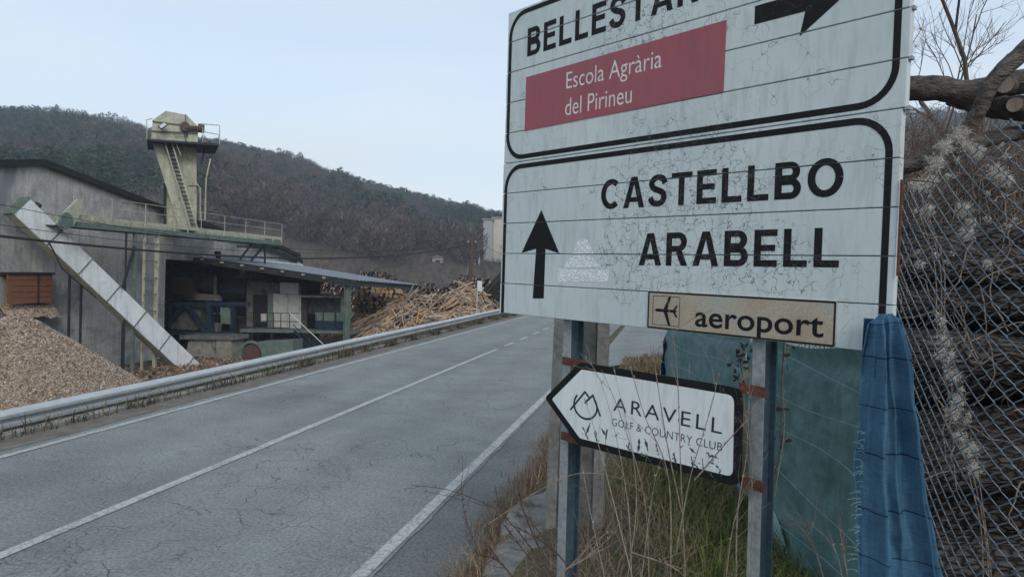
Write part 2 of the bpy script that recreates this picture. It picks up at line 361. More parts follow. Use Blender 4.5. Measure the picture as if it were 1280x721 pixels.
# concrete gutter kerb under the guard rail
b = MB(); n = 90; uk = np.linspace(-20, 60, n)
for i in range(n - 1):
    d0, d1 = [.02 * mnoise.noise((q * 1.3, 7, 0)) for q in (uk[i], uk[i + 1])]
    b.hexa([uv(uk[i], -7.16 + d0, -.06), uv(uk[i + 1], -7.16 + d1, -.06), uv(uk[i + 1], -7.02 + d1, -.06), uv(uk[i], -7.02 + d0, -.06),
            uv(uk[i], -7.16 + d0, .045 + d0), uv(uk[i + 1], -7.16 + d1, .045 + d1), uv(uk[i + 1], -7.02 + d1, .04 + d1), uv(uk[i], -7.02 + d0, .04 + d0)])
tag(b.build('kerb', M_CONC), kind='structure')
M_DIRT = mat('roadside_grit', (.12, .105, .088), (.20, .18, .155), 6, .95, bump=.5, fine=60)
b = MB(); P = [(u, -7.04) for u in np.linspace(-20, 60, 161)]; Q = [(u, -6.60 + .10 * mnoise.noise((u * .9, 2, 2)) + .04 * mnoise.noise((u * 5, 2, 2))) for u in np.linspace(60, -20, 161)]
b.add([uv(a, c, .004) for a, c in P + Q], [tuple(range(322))]); tag(b.build('roadside_grit', M_DIRT), kind='structure')
# concrete slab by the sign posts
sp_ = [gnd(692, 612, .13), gnd(655, 622, .12), gnd(634, 640, .10), gnd(616, 690, .07), gnd(592, 740, .05), gnd(545, 800, .05), gnd(650, 830, .15), gnd(700, 700, .17), gnd(705, 640, .17)]
rim = []
for k in range(len(sp_)):
    a, c = sp_[k], sp_[(k + 1) % len(sp_)]
    for t in np.linspace(0, 1, 9)[:-1]: q = a.lerp(c, t); rim.append(q + Vector((.035 * mnoise.noise(q * 6), .035 * mnoise.noise(q * 6 + Vector((9, 0, 0))), .012 * mnoise.noise(q * 9))))
cen = sum(rim, Vector()) / len(rim); b = MB(); nr_ = len(rim); rings = [[cen.lerp(q, f) + Vector((0, 0, .022 * mnoise.noise(cen.lerp(q, f) * 5) + (.02 if f < 1 else 0))) for q in rim] for f in (.25, .5, .75, .93, 1)]
for rg_ in rings: b.v += rg_
b.v += [q - Vector((0, 0, .15)) for q in rim]; b.v.append(cen + Vector((0, 0, .02)))
b.f = [(r_ * nr_ + k, r_ * nr_ + (k + 1) % nr_, (r_ + 1) * nr_ + (k + 1) % nr_, (r_ + 1) * nr_ + k) for r_ in range(5) for k in range(nr_)] + [(6 * nr_, (k + 1) % nr_, k) for k in range(nr_)]; b.m = [0] * len(b.f)
tag(b.build('concrete_apron', M_CONC_D2, None, True), kind='structure')

# ------------------------------------------------------------------ guard rail
gr = thing('guard_rail', uv(10, -7.35, -.1), 'long galvanised steel guard rail along the far edge of the road', 'guard rail')
prof = [(-.03, .0), (-.02, .006), (.03, .03), (.05, .05), (.05, .085), (-.015, .113), (-.022, .122), (-.015, .132), (.05, .16), (.05, .195), (.03, .215), (-.02, .239), (-.03, .245)]
def rz(u): return -.045 + .0053 * u + .012 * mnoise.noise((u * .15, 1, 4))
GR_V = -7.35
for k in range(-3, 12):
    u0 = 4.2 + 5.04 * k; u1 = u0 + 5.12; b = MB(); m_ = 5; vv = []
    for i in range(m_ + 1):
        u = u0 + (u1 - u0) * i / m_; lap = .006 if i == m_ else 0
        vv += [uv(u, GR_V + p[0] + lap, rz(u) + p[1]) for p in prof]
    np_ = len(prof)
    b.add(vv, [(i * np_ + j, (i + 1) * np_ + j, (i + 1) * np_ + j + 1, i * np_ + j + 1) for i in range(m_) for j in range(np_ - 1)])
    b.build('rail', M_GALV, gr)
    up = u0 + .06; b = MB(); zt = rz(up) + .23; zb = gz(*(uv(up, GR_V - .06).xy)) - .25
    for dv, du, hw, hu in ((-.01, 0, .004, .06), (-.055, .056, .045, .004), (-.055, -.056, .045, .004)):
        b.box(uv(up + du, GR_V + dv, (zt + zb) / 2), EU * hu, EV * hw, Vector((0, 0, (zt - zb) / 2)))
    b.build('post', M_BACK, gr)
    b = MB(); b.tube([uv(up, GR_V + .002, rz(up) + .12), uv(up, GR_V + .022, rz(up) + .12)], .018, 8); b.build('bolt', M_GALV, gr)

# ------------------------------------------------------------------ the big direction sign
def sign_frame(org, yaw, lean, rot):
    d = Vector((math.sin(yaw), math.cos(yaw), 0)); n = d.cross(Vector((0, 0, 1)))
    up = Vector((0, 0, 1)) * math.cos(lean) + n * math.sin(lean)
    d2 = d * math.cos(rot) + up * math.sin(rot); u2 = up * math.cos(rot) - d * math.sin(rot); n2 = d2.cross(u2)
    return Matrix(((d2.x, u2.x, n2.x, org[0]), (d2.y, u2.y, n2.y, org[1]), (d2.z, u2.z, n2.z, org[2]), (0, 0, 0, 1)))
SM = sign_frame((-.0673, 4.2505, H - .2365), R(139.574), R(.519), R(-.193)); SW = 2.206; SLAT = .175
SMI = SM.inverted()
def on_plane(Mi, px, py, n=0):       # pixel -> (s, t) on a board
    e = Mi @ EYE; d = Mi.to_3x3() @ ray(px, py); t = (n - e.z) / d.z; p = e + d * t; return Vector((p.x, p.y))
def S(px, py): return on_plane(SMI, px, py)
def board_root(name, M4, label, cat, group=None):
    o = bpy.data.objects.new(name, None); COL.objects.link(o); o.matrix_world = M4; OFF[o.name] = Vector((0, 0, 0)); return tag(o, label, cat, group)
sign = board_root('direction_sign', SM, 'big white cracked slatted direction sign reading BELLESTAR, CASTELLBO and ARABELL on steel posts', 'road sign')
GAPS = [SLAT * k for k in range(1, 10)]
for k in range(10):
    b = MB(); y0, y1 = SLAT * k + .0016, SLAT * (k + 1) - .0016; x0, x1 = random.uniform(-.003, .003), SW + random.uniform(-.003, .003)
    if k >= 5: x0 += .004; x1 += .012
    pts = [(x0, y0, -.004), (x1, y0, -.004), (x1, y1, -.004), (x0, y1, -.004)]
    ins = .0022
    top = [(x0, y0 + ins, 0), (x1, y0 + ins, 0), (x1, y1 - ins, 0), (x0, y1 - ins, 0)]
    b.add([Vector(p) - Vector((0, 0, .03)) for p in pts] + [Vector(p) for p in pts] + [Vector(p) for p in top],
          [(3, 2, 1, 0)] + [(i, (i + 1) % 4, 4 + (i + 1) % 4, 4 + i) for i in range(4)] + [(4 + i, 4 + (i + 1) % 4, 8 + (i + 1) % 4, 8 + i) for i in range(4)] + [(8, 9, 10, 11)])
    b.build('slat', M_FILM, sign)
for k in range(5, 11):
    b = MB(); b.box((SW + .012, SLAT * k, -.02), (.011, 0, 0), (0, .006, 0), (0, 0, .012)); b.build('clip', M_BACK, sign)
b = MB(); b.box((SW / 2, .875, -.038), (SW / 2 - .02, 0, 0), (0, .86, 0), (0, 0, .003)); b.build('backing', M_BACK, sign)
b = MB(); b.bar((SW + .012, .28, .004), (SW + .012, .62, .004), .008, .008); b.build('rod', M_RUST, sign)

def flat(name, polys, m, parent, z, gaps=GAPS, gw=.0022, floor=None):
    """flat print on a board: list of 2-D polygons, cut where the slats meet"""
    bm = bmesh.new()
    for q, pl in enumerate(polys):
        vs = [bm.verts.new((p[0], p[1], z + .00012 * (q % 7))) for p in pl]
        try: bm.faces.new(vs)
        except ValueError: pass
    if floor is not None: bmesh.ops.bisect_plane(bm, geom=bm.verts[:] + bm.edges[:] + bm.faces[:], plane_co=(0, floor, 0), plane_no=(0, 1, 0), clear_inner=True)
    cut(bm, gaps, gw); return fin(bm, name, m, parent)
def cut(bm, gaps, gw):
    for gp in gaps:
        for e in (-gw, gw):
            bmesh.ops.bisect_plane(bm, geom=bm.verts[:] + bm.edges[:] + bm.faces[:], plane_co=(0, gp + e, 0), plane_no=(0, 1, 0))
    if gaps:
        dead = [f for f in bm.faces if any(abs(f.calc_center_median().y - gp) < gw * .95 for gp in gaps)]
        bmesh.ops.delete(bm, geom=dead, context='FACES')
def fin(bm, name, m, parent):
    bm.normal_update()
    for f in bm.faces:
        if f.normal.z < 0: f.normal_flip()
    me = bpy.data.meshes.new(name); bm.to_mesh(me); bm.free(); me.materials.append(m)
    o = bpy.data.objects.new(name, me); COL.objects.link(o); o.parent = parent; OFF[o.name] = Vector((0, 0, 0)); return o
def text_bm(body, bold, spacing=1.0):
    cu = bpy.data.curves.new('t', 'FONT'); cu.body = body; cu.size = 1; cu.offset = bold; cu.space_character = spacing; cu.resolution_u = 6; cu.fill_mode = 'FRONT'
    ob = bpy.data.objects.new('t', cu); COL.objects.link(ob); bpy.context.view_layer.update()
    dg = bpy.context.evaluated_depsgraph_get(); me = ob.evaluated_get(dg).to_mesh(); bm = bmesh.new(); bm.from_mesh(me)
    ob.evaluated_get(dg).to_mesh_clear(); bpy.data.objects.remove(ob); bpy.data.curves.remove(cu); return bm
def cap_h(bold):
    bm = text_bm('E', bold); h = max(v.co.y for v in bm.verts); l_ = min(v.co.y for v in bm.verts); bm.free(); return l_, h
def text(name, body, bold, s0, s1, t0, t1, m, parent, z, gaps=GAPS, spacing=1.0, dt=0):
    """cap height runs t0..t1, ink runs s0..s1; dt lets the baseline drift"""
    lo, hi = cap_h(bold); bm = text_bm(body, bold, spacing)
    xs = [v.co.x for v in bm.verts]; x0, x1 = min(xs), max(xs)
    for v in bm.verts:
        f = (v.co.x - x0) / (x1 - x0); v.co.x = s0 + f * (s1 - s0); v.co.y = t0 + (v.co.y - lo) / (hi - lo) * (t1 - t0) + dt * f; v.co.z = z
    cut(bm, gaps, .002); return fin(bm, name, m, parent)
def rrect(x0, y0, x1, y1, r, n=8):
    P = []
    for cx, cy, a in ((x1 - r, y0 + r, -90), (x1 - r, y1 - r, 0), (x0 + r, y1 - r, 90), (x0 + r, y0 + r, 180)):
        P += [(cx + r * math.cos(R(a + 90 * i / n)), cy + r * math.sin(R(a + 90 * i / n))) for i in range(n + 1)]
    return P
def frame_polys(x0, y0, x1, y1, r, wd):
    A = rrect(x0, y0, x1, y1, r); B = rrect(x0 + wd, y0 + wd, x1 - wd, y1 - wd, max(r - wd, .004)); n = len(A)
    return [[A[i], A[(i + 1) % n], B[(i + 1) % n], B[i]] for i in range(n)]
ZP = .0009
flat('border', frame_polys(.012, -.4, SW - .024, .875 - .014, .14, .026), M_BLACK, sign, ZP, floor=.003)
flat('border', frame_polys(.016, .875 + .014, SW - .014, 1.75 - .014, .14, .026), M_BLACK, sign, ZP)
def rng2(lb, rt_, top):             # baseline-left, right end, top-left pixels -> s0,s1,t0,t1
    a, c, d = S(*lb), S(*rt_), S(*top); return a.x, c.x, (a.y + c.y) / 2, (a.y + c.y) / 2 + (d.y - a.y)
def word(body, bold, lb, rt_, top, m, z=ZP, spacing=1.0, name='lettering'):
    a, c, d = S(*lb), S(*rt_), S(*top)
    return text(name, body, bold, a.x, c.x, a.y, a.y + (d.y - a.y), m, rpl, z, [], spacing=spacing, dt=c.y - a.y)
# heavy grotesque capitals of the road sign, as outlines (cap height 1)
GW, GH = .205, .178
def band(P, wd):
    P = [Vector((p[0], p[1])) for p in P]; n = len(P); Lf = []; Rt = []
    for i in range(n):
        t = (P[min(i + 1, n - 1)] - P[max(i - 1, 0)]).normalized(); nn = Vector((-t.y, t.x)); f = abs(nn.x); h_ = (wd * f + wd * .88 * (1 - f)) / 2
        Lf.append(P[i] + nn * h_); Rt.append(P[i] - nn * h_)
    return [[Rt[i], Rt[i + 1], Lf[i + 1], Lf[i]] for i in range(n - 1)]
def catmull(P, n=7):
    P = [Vector((p[0], p[1])) for p in P]; P = [2 * P[0] - P[1]] + P + [2 * P[-1] - P[-2]]; res = []
    for i in range(1, len(P) - 2):
        for k in range(n):
            t = k / n; a, b_, c, d = P[i - 1], P[i], P[i + 1], P[i + 2]
            res.append(.5 * ((2 * b_) + (c - a) * t + (2 * a - 5 * b_ + 4 * c - d) * t * t + (3 * b_ - a - 3 * c + d) * t ** 3))
    return res + [P[-2]]
def rc(x0, y0, x1, y1): return [(x0, y0), (x1, y0), (x1, y1), (x0, y1)]
def bowl(x0, x1, y0, y1):
    r = (y1 - y0) / 2; cy = (y0 + y1) / 2; cx = x1 - r; O = [(x0, y1)]; I = [(x0, y1 - GH)]
    for k in range(13):
        a_ = R(90 - 15 * k); O.append((cx + r * math.cos(a_), cy + r * math.sin(a_))); I.append((cx + max(r - GW, .01) * math.cos(a_), cy + (r - GH) * math.sin(a_)))
    O.append((x0, y0)); I.append((x0, y0 + GH)); return [[I[i], O[i], O[i + 1], I[i + 1]] for i in range(len(O) - 1)]
def glyph(ch):
    w = GW; h = GH
    if ch == 'E': return .67, [rc(0, 0, w, 1), rc(w, 0, .67, h), rc(w, .42, .61, .42 + h * .95), rc(w, 1 - h, .66, 1)]
    if ch == 'L': return .64, [rc(0, 0, w, 1), rc(w, 0, .64, h)]
    if ch == 'T': return .74, [rc(0, 1 - h, .74, 1), rc(.37 - w / 2, 0, .37 + w / 2, 1 - h)]
    if ch == 'A':
        W = .86; m_ = W / 2
        return W, [[(0, 0), (.215, 0), (m_, .76), (m_, 1), (m_ - .125, 1)], [(W, 0), (m_ + .125, 1), (m_, 1), (m_, .76), (W - .215, 0)], [(.265, .19), (W - .265, .19), (W - .31, .345), (.31, .345)]]
    if ch == 'V':
        W = .84; m_ = W / 2
        return W, [[(0, 1), (.215, 1), (m_, .24), (m_, 0), (m_ - .12, 0)], [(W, 1), (m_ + .12, 0), (m_, 0), (m_, .24), (W - .215, 1)]]
    if ch == 'B': return .74, [rc(0, 0, w, 1)] + bowl(w, .74, 0, .56) + bowl(w, .70, .47, 1)
    if ch == 'R': return .77, [rc(0, 0, w, 1)] + bowl(w, .73, .42, 1) + [[(.54, 0), (.77, 0), (.55, .46), (.33, .46)]]
    if ch == 'S': return .68, band(catmull([(.615, .715), (.53, .86), (.34, .918), (.17, .85), (.10, .71), (.19, .58), (.35, .51), (.52, .43), (.583, .28), (.50, .13), (.33, .085), (.15, .14), (.06, .29)]), w)
    if ch == 'O': return .92, band([(.46 + .36 * math.cos(R(t)), .5 + .412 * math.sin(R(t))) for t in range(0, 361, 12)], w)
    if ch == 'C': return .80, band([(.45 + .345 * math.cos(R(t)), .5 + .412 * math.sin(R(t))) for t in range(48, 313, 11)], w)
def cap_word(body, lb, rt_, top, gap=.17):
    a, c, d = S(*lb), S(*rt_), S(*top); x = 0; polys = []
    for ch in body:
        W, P = glyph(ch); polys.append([[(x + p[0], p[1]) for p in q] for q in P]); x += W + gap
    x -= gap; o = []
    for q in polys:
        flat('letter', [[(a.x + (c.x - a.x) * p[0] / x, a.y + (c.y - a.y) * p[0] / x + (d.y - a.y) * p[1]) for p in pl_] for pl_ in q], M_BLACK, sign, ZP)
cap_word('BELLESTAR', (659, 71.5), (873, 1.5), (659.8, 36.5))
cap_word('CASTELLBO', (751, 262), (1053.5, 245.3), (751, 225.3))
cap_word('ARABELL', (798.3, 331.6), (1048.5, 334.3), (798.3, 292))
rp = [S(*q) for q in ((656.2, 164), (904.6, 115.3), (908.5, 25.3), (658.2, 97))]
b = MB(); b.prism([(p.x, p.y, ZP) for p in rp], (0, 0, .002)); rpl = b.build('red_panel', M_REDF, sign)
word('Escola Agrària', -.004, (708.3, 111.5), (827.5, 84.2), (709, 91.2), M_LETW, ZP + .0028)
word('del Pirineu', -.004, (706.9, 145), (790, 128.5), (707, 124.3), M_LETW, ZP + .0028)
# upward arrow
ar = [S(*q) for q in ((676.8, 262.4), (699.3, 316.7), (682.0, 311), (679.8, 373), (666, 373), (670.3, 311), (652, 316.1))]
flat('arrow', [[ar[0], ar[1], ar[2], ar[5], ar[6]], [ar[2], ar[3], ar[4], ar[5]]], M_BLACK, sign, ZP)
# arrow to the right at the top (its upper half leaves the picture, so mirror the lower half)
sa, sb = S(943, 31.2), S(943, 8.3); wn = S(1006.9, 11.9); brb = S(999.5, 46)
mid = (sa.y + sb.y) / 2 ; hgt = mid - brb.y; tip = S(1050, 0)
sl = (tip.y - brb.y) / (tip.x - brb.x); tx = brb.x + hgt / sl
flat('arrow', [[(sa.x, sa.y), (wn.x, sa.y), (wn.x, 2 * mid - sa.y), (sa.x, 2 * mid - sa.y)],
               [(wn.x, sa.y), (brb.x, brb.y), (tx, mid), (brb.x, 2 * mid - brb.y), (wn.x, 2 * mid - sa.y)]], M_BLACK, sign, ZP)
# ghost of a peeled sticker: stepped silhouette
o_ = [(697, 336), (761, 337), (761, 352), (698, 352.5)]; st1 = [(704, 334), (752, 334.5), (745, 326), (742, 321), (738, 319), (721, 319), (712, 322)]; st2 = [(715, 318.5), (744, 318.7), (738, 308), (735, 300), (729, 298), (722, 301), (719, 311)]
flat('peeled_sticker', [[S(*q) for q in P] for P in (o_, st1, st2)], M_CREST, sign, ZP)
# airport plate
ap = [S(*q) for q in ((810, 410.8), (1043.7, 436.3), (1047, 375.8), (810.9, 363.7))]
ax0, ax1 = (ap[0].x + ap[3].x) / 2, (ap[1].x + ap[2].x) / 2; ay0, ay1 = (ap[0].y + ap[1].y) / 2, (ap[2].y + ap[3].y) / 2
ay0 = max(ay0, .004)
b = MB(); b.box(((ax0 + ax1) / 2, (ay0 + ay1) / 2, .0025), ((ax1 - ax0) / 2, 0, 0), (0, (ay1 - ay0) / 2, 0), (0, 0, .0025)); pl = b.build('airport_plate', M_TANF, sign)
flat('plate_border', frame_polys(ax0 + .001, ay0 + .001, ax1 - .001, ay1 - .001, .006, .0075), M_BLACK, pl, .0056, [])
bx0, bx1 = S(816.8, 390).x, S(850.5, 390).x
flat('icon_border', frame_polys(bx0, ay0 + .018, bx1, ay1 - .020, .004, .0025), M_BLACK, pl, .0056, [])
icx = (bx0 + bx1) / 2; icy = (ay0 + ay1) / 2; k_ = (bx1 - bx0) * .43
pln = lambda P: [(icx - x * k_, icy + y * k_) for x, y in P]
flat('aeroplane_icon', [pln([(1, 0), (.85, .11), (-.8, .09), (-.95, 0), (-.8, -.09), (.85, -.11)]), pln([(.2, .1), (-.12, .1), (-.42, 1.02), (-.22, 1.02)]), pln([(.2, -.1), (-.12, -.1), (-.42, -1.02), (-.22, -1.02)]),
                        pln([(-.6, .08), (-.8, .08), (-1.0, .42), (-.86, .42)]), pln([(-.6, -.08), (-.8, -.08), (-1.0, -.42), (-.86, -.42)])], M_BLACK, pl, .0056, [])
a, c = S(869.5, 407.6), S(1030, 421.8); d = S(869.5, 381.5)
text('plate_lettering', 'aeroport', .014, a.x, c.x, a.y, d.y, M_BLACK, pl, .0058, [], 1.02, c.y - a.y)
# two I-section posts standing behind the boards
def ibeam(mb, base, top, X, N, wd=.058, dp=.12, tw=.006):
    base, top = Vector(base), Vector(top); ax = (top - base) / 2; c = (base + top) / 2
    for off, hx, hn in ((0, wd / 2, tw / 2), (-dp, wd / 2, tw / 2)): mb.box(c + N * (off - tw / 2), X * hx, N * hn, ax)
    mb.box(c + N * (-dp / 2 - tw / 2), X * tw / 2, N * (dp / 2 - tw / 2 - .001), ax)
SX, SY, SN = [SM.to_3x3() @ Vector(q) for q in ((1, 0, 0), (0, 1, 0), (0, 0, 1))]
def post(px_mid, lean):
    s = on_plane(SMI, px_mid, 440, -.055).x
    t_top = 1.68; P = SM @ Vector((s, t_top, -.055)); B0 = SM @ Vector((s, -.05, -.055)); base = Vector((B0.x, B0.y, -.4)) + SX * lean
    lb, lt = SMI @ base, SMI @ P; X_, N_ = Vector((1, 0, 0)), Vector((0, 0, 1)); ax = (lt - lb) / 2; c = (lb + lt) / 2
    po = MB().box(c - N_ * .004, X_ * .028, N_ * .004, ax).build('post', M_POSTST, sign)
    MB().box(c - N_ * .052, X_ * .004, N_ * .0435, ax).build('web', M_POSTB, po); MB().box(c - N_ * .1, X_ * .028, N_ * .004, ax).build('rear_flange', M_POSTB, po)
    return po, s
p1, s1 = post(706, .035); p2, s2 = post(942, .055)

# ------------------------------------------------------------------ the small arrow board
AO = 0.02
A0 = on_plane(SMI, 723, 555, AO)
AM4 = SM @ Matrix.Translation((A0.x, A0.y, AO))
yw = 139.574
AM4 = sign_frame(AM4.translation, R(yw), R(.3), R(-2.2)); AMI = AM4.inverted()
def A(px, py): return on_plane(AMI, px, py)
asg = board_root('arrow_sign', AM4, 'small white arrow board reading ARAVELL pointing left, black border, below the big sign', 'sign')
out_ = [A(*q) for q in ((681, 497), (725, 452.5), (927.5, 485), (925.5, 609), (722.5, 555.5))]
def rounded(P, rads, n=6):
    res = []
    for i, p in enumerate(P):
        p = Vector((p[0], p[1])); a = (Vector(P[i - 1][:2]) - p).normalized(); c = (Vector(P[(i + 1) % len(P)][:2]) - p).normalized(); r = rads[i]
        s_, e_ = p + a * r, p + c * r
        for k in range(n + 1):
            t = k / n; res.append(s_ * (1 - t) ** 2 + p * 2 * t * (1 - t) + e_ * t * t)
    return res
def inset(P, dd):
    n = len(P); area = sum(P[i].x * P[(i + 1) % n].y - P[(i + 1) % n].x * P[i].y for i in range(n)); sg = 1 if area > 0 else -1; L_ = []
    for i in range(n):
        a, c = P[i], P[(i + 1) % n]; e = (c - a).normalized(); nn = Vector((-e.y, e.x)) * sg * dd; L_.append((a + nn, e))
    res = []
    for i in range(n):
        (p, e), (q, f) = L_[i - 1], L_[i]; cr = e.x * f.y - e.y * f.x; t = ((q - p).x * f.y - (q - p).y * f.x) / cr; res.append(p + e * t)
    return res
OUTL = rounded(out_, [.02, .02, .055, .055, .02]); INN = rounded(inset(out_, .036), [.012, .012, .035, .035, .012])
b = MB(); b.prism([(p.x, p.y, -.012) for p in OUTL], (0, 0, .012)); b.build('board', M_BLACK, asg)
flat('face', [[tuple(p) for p in INN]], M_WHITE2, asg, .0008, [])
def aword(body, bold, lb, rt_, top, spacing):
    a, c, d = A(*lb), A(*rt_), A(*top); text('lettering', body, bold, a.x, c.x, a.y, d.y, M_NAVY, asg, .0018, [], spacing, c.y - a.y)
aword('ARAVELL', -.002, (766.8, 512.5), (902.2, 542.2), (767.5, 496), 1.25)
aword('GOLF & COUNTRY CLUB', -.008, (765, 531), (902.8, 563.6), (765.2, 522.2), 1.05)
def strip(P, wd):
    P = [Vector((p[0], p[1])) for p in P]; q = []
    for i in range(len(P) - 1):
        d = (P[i + 1] - P[i]).normalized(); nn = Vector((-d.y, d.x)) * wd / 2; ex = d * wd * .25
        q.append([P[i] - nn - ex, P[i + 1] - nn + ex, P[i + 1] + nn + ex, P[i] + nn - ex])
    return q
cc, ex, ey = A(732, 506), A(745, 508), A(732, 492)
rx_ = (ex - cc).length; ry_ = (ey - cc).length
arc = [(cc.x + rx_ * 1.12 * math.cos(R(t)), cc.y + ry_ * 1.15 * math.sin(R(t)) - .004) for t in range(140, 405, 12)]
tri1 = [A(713.5, 511.5), A(731.5, 489.5), A(737, 497)]; tri2 = [A(731.5, 503), A(741.5, 493.8), A(750.5, 519.5)]
flat('logo', strip(arc, .011) + strip(tri1, .011) + strip(tri2, .011), M_NAVY, asg, .0015, [])
# smeared remains of marker lettering low on the board
sm = [(728, 533, 736, 552, 5), (738, 528, 731, 545, 5), (744, 538, 746, 553, 6), (752, 535, 758, 545, 5), (759, 536, 757, 555, 4), (768, 545, 773, 541, 3),
      (783, 556, 790, 563, 5), (787, 553, 783, 566, 4), (799, 548, 797, 566, 6), (806, 548, 810, 566, 5), (800, 566, 809, 570, 6), (820, 553, 824, 568, 4), (842, 566, 846, 584, 4),
      (862, 559, 871, 567, 4), (864, 570, 866, 587, 5), (866, 578, 876, 588, 3), (878, 572, 880, 592, 4), (884, 565, 889, 572, 5), (886, 590, 896, 602, 3), (888, 569, 899, 573, 4), (895, 581, 902, 590, 4), (884, 577, 894, 580, 4), (901, 588, 898, 594, 3)]
pol = []
for x0, y0, x1, y1, wd in sm:
    p, q = A(x0, y0), A(x1, y1); d = q - p; nn = Vector((-d.y, d.x)).normalized() * wd * .0021; mm = (p + q) / 2 + nn * random.uniform(-.8, .8)
    Lp = []; Rp = []
    for i in range(9):
        t = i / 8; c = p * (1 - t) ** 2 + mm * 2 * t * (1 - t) + q * t * t; wv = (math.sin(math.pi * min(1, .12 + t * .95)) ** .7) * random.uniform(.2, 1.1) * .8
        Lp.append(c + nn * wv); Rp.append(c - nn * wv)
    pol.append(Lp + Rp[::-1])
    for q_ in range(2):
        c = p.lerp(q, random.random()) + Vector((random.gauss(0, .012), random.gauss(0, .010))); a_ = random.uniform(0, 6); l2 = random.uniform(.004, .014); w2 = random.uniform(.001, .003); e1 = Vector((math.cos(a_), math.sin(a_))) * l2; e2 = Vector((-math.sin(a_), math.cos(a_))) * w2
        pol.append([c - e1, c + e2, c + e1 + e2 * .3, c - e2])
for pl_ in pol: flat('smear', [pl_], M_SMUDGE, asg, .0010, [])
# rusty straps clamping it to the posts
def strap(px, py, s, wd, left):
    q = A(px, py); b = MB(); b.box((q.x, q.y, -.0245), (wd / 2, 0, 0), (0, .021, 0), (0, 0, .006)); b.build('strap', M_RUST, asg)
for (px, py, wd) in ((713, 453.5, .16), (712, 549, .17), (936, 488, .12), (937, 606, .11)): strap(px, py, 0, wd, 0)

# ------------------------------------------------------------------ concrete pole behind the sign
cb = at(718.5, 656, 5.15); cb.z = .1
cp = thing('concrete_pole', cb, 'weathered concrete pole with slots standing behind the big direction sign', 'pole')
yx = Vector((math.cos(R(-14)), math.sin(R(-14)), 0)); yn = Vector((-yx.y, yx.x, 0)); hw, hd = .215, .06
b = MB(); zt = 7.0
for sg in (-1, 1):
    b.hexa([cb + yx * x + yn * y + Vector((0, 0, -.5)) for x, y in ((sg * hw - .04 * (sg > 0) * 2, -hd), (sg * hw + .08 * (sg < 0), -hd), (sg * hw + .08 * (sg < 0), hd), (sg * hw - .08 * (sg > 0), hd))] +
           [cb + yx * x * .62 + yn * y * .8 + Vector((0, 0, zt)) for x, y in ((sg * hw - .08 * (sg > 0), -hd), (sg * hw + .08 * (sg < 0), -hd), (sg * hw + .08 * (sg < 0), hd), (sg * hw - .08 * (sg > 0), hd))])
b.build('flange', M_CONC, cp)
b = MB(); z = -.5
segs = [(-.5, 1.62), (2.02, 2.5), (2.9, 3.5), (3.9, 4.5), (4.9, 5.5), (5.9, 7.0)]
for z0, z1 in segs:
    f = lambda q: 1 - .38 * (q + .5) / 7.5; b = MB()
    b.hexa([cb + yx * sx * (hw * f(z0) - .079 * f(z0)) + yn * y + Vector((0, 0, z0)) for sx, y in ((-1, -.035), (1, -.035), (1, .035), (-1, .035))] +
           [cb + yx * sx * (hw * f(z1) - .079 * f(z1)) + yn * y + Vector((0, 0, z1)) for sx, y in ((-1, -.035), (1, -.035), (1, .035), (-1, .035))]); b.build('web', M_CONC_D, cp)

# ------------------------------------------------------------------ sawmill
M_PLAST = mat('grey_plaster', (.40, .40, .385), (.54, .53, .50), .5, .9, bump=.2, fine=12, stain=(.20, .215, .225), stain_at=(.45, .62), stain_scale=.35, streak=(.21, .22, .225))
M_FASCIA = mat('dark_roof_edge', (.012, .014, .016), (.025, .028, .03), 3, .7, bump=.1)
M_ROOF = mat('dark_sheet_roof', (.05, .055, .06), (.085, .09, .095), 2, .6, .2)
M_PALEGREEN = mat('pale_green_machine_paint', (.37, .39, .305), (.53, .535, .42), 2.2, .7, 0, .15, fine=20, stain=(.13, .12, .085), stain_at=(.55, .75), stain_scale=1.6, streak=(.25, .22, .17))
M_GREEN = mat('grey_green_paint', (.10, .145, .125), (.17, .215, .185), 3, .7, 0, .15, stain=(.07, .065, .05), stain_at=(.58, .76), stain_scale=1.8)
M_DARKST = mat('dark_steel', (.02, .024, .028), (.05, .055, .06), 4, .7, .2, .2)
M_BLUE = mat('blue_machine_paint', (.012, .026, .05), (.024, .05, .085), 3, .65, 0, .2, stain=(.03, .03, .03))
M_WHITEP = mat('white_sheet_cover', (.62, .66, .68), (.76, .80, .82), 1.2, .5, .05, .08, stain=(.45, .47, .47), stain_at=(.6, .8), streak=(.36, .37, .36))
M_WHITED = mat('white_cabinet_paint', (.42, .43, .42), (.56, .57, .55), 2, .7, 0, .1, stain=(.22, .2, .17), stain_at=(.58, .75), stain_scale=1.5)
M_HATCH = mat('red_brown_boards', (.16, .065, .035), (.28, .12, .065), 5, .85, 0, .3, stretch=(1, 1, 6))
M_TIMBER = mat('pale_timber', (.30, .24, .17), (.44, .36, .26), 4, .85, 0, .3)
M_MOTOR = mat('dull_red_motor', (.075, .045, .042), (.13, .08, .072), 6, .7, 0, .2)
M_GLASS = mat('lamp_glass', (.6, .65, .68), (.7, .74, .76), 3, .2, 0, 0)
LW = 29.0
def pz(px, py, L): q = mp(px, py, L); return q.dot(MU), q.z
u_pk, z_pk = pz(50, 203, LW); u_r, z_r = pz(372, 326, LW); u_l = mu(-140, LW); z_l = z_pk - (u_pk - u_l) * .17
def roofz(u): return z_pk - (u_pk - u) * .17 if u < u_pk else z_pk + (z_r - z_pk) * (u - u_pk) / (u_r - u_pk)
u_o = mu(207, LW); z_can = 2.15
shed = thing('sawmill_shed', ml(u_pk, LW + 8, YARD), 'big grey plastered sawmill shed with dark low gable roof behind the wood chips', 'building')
b = MB()
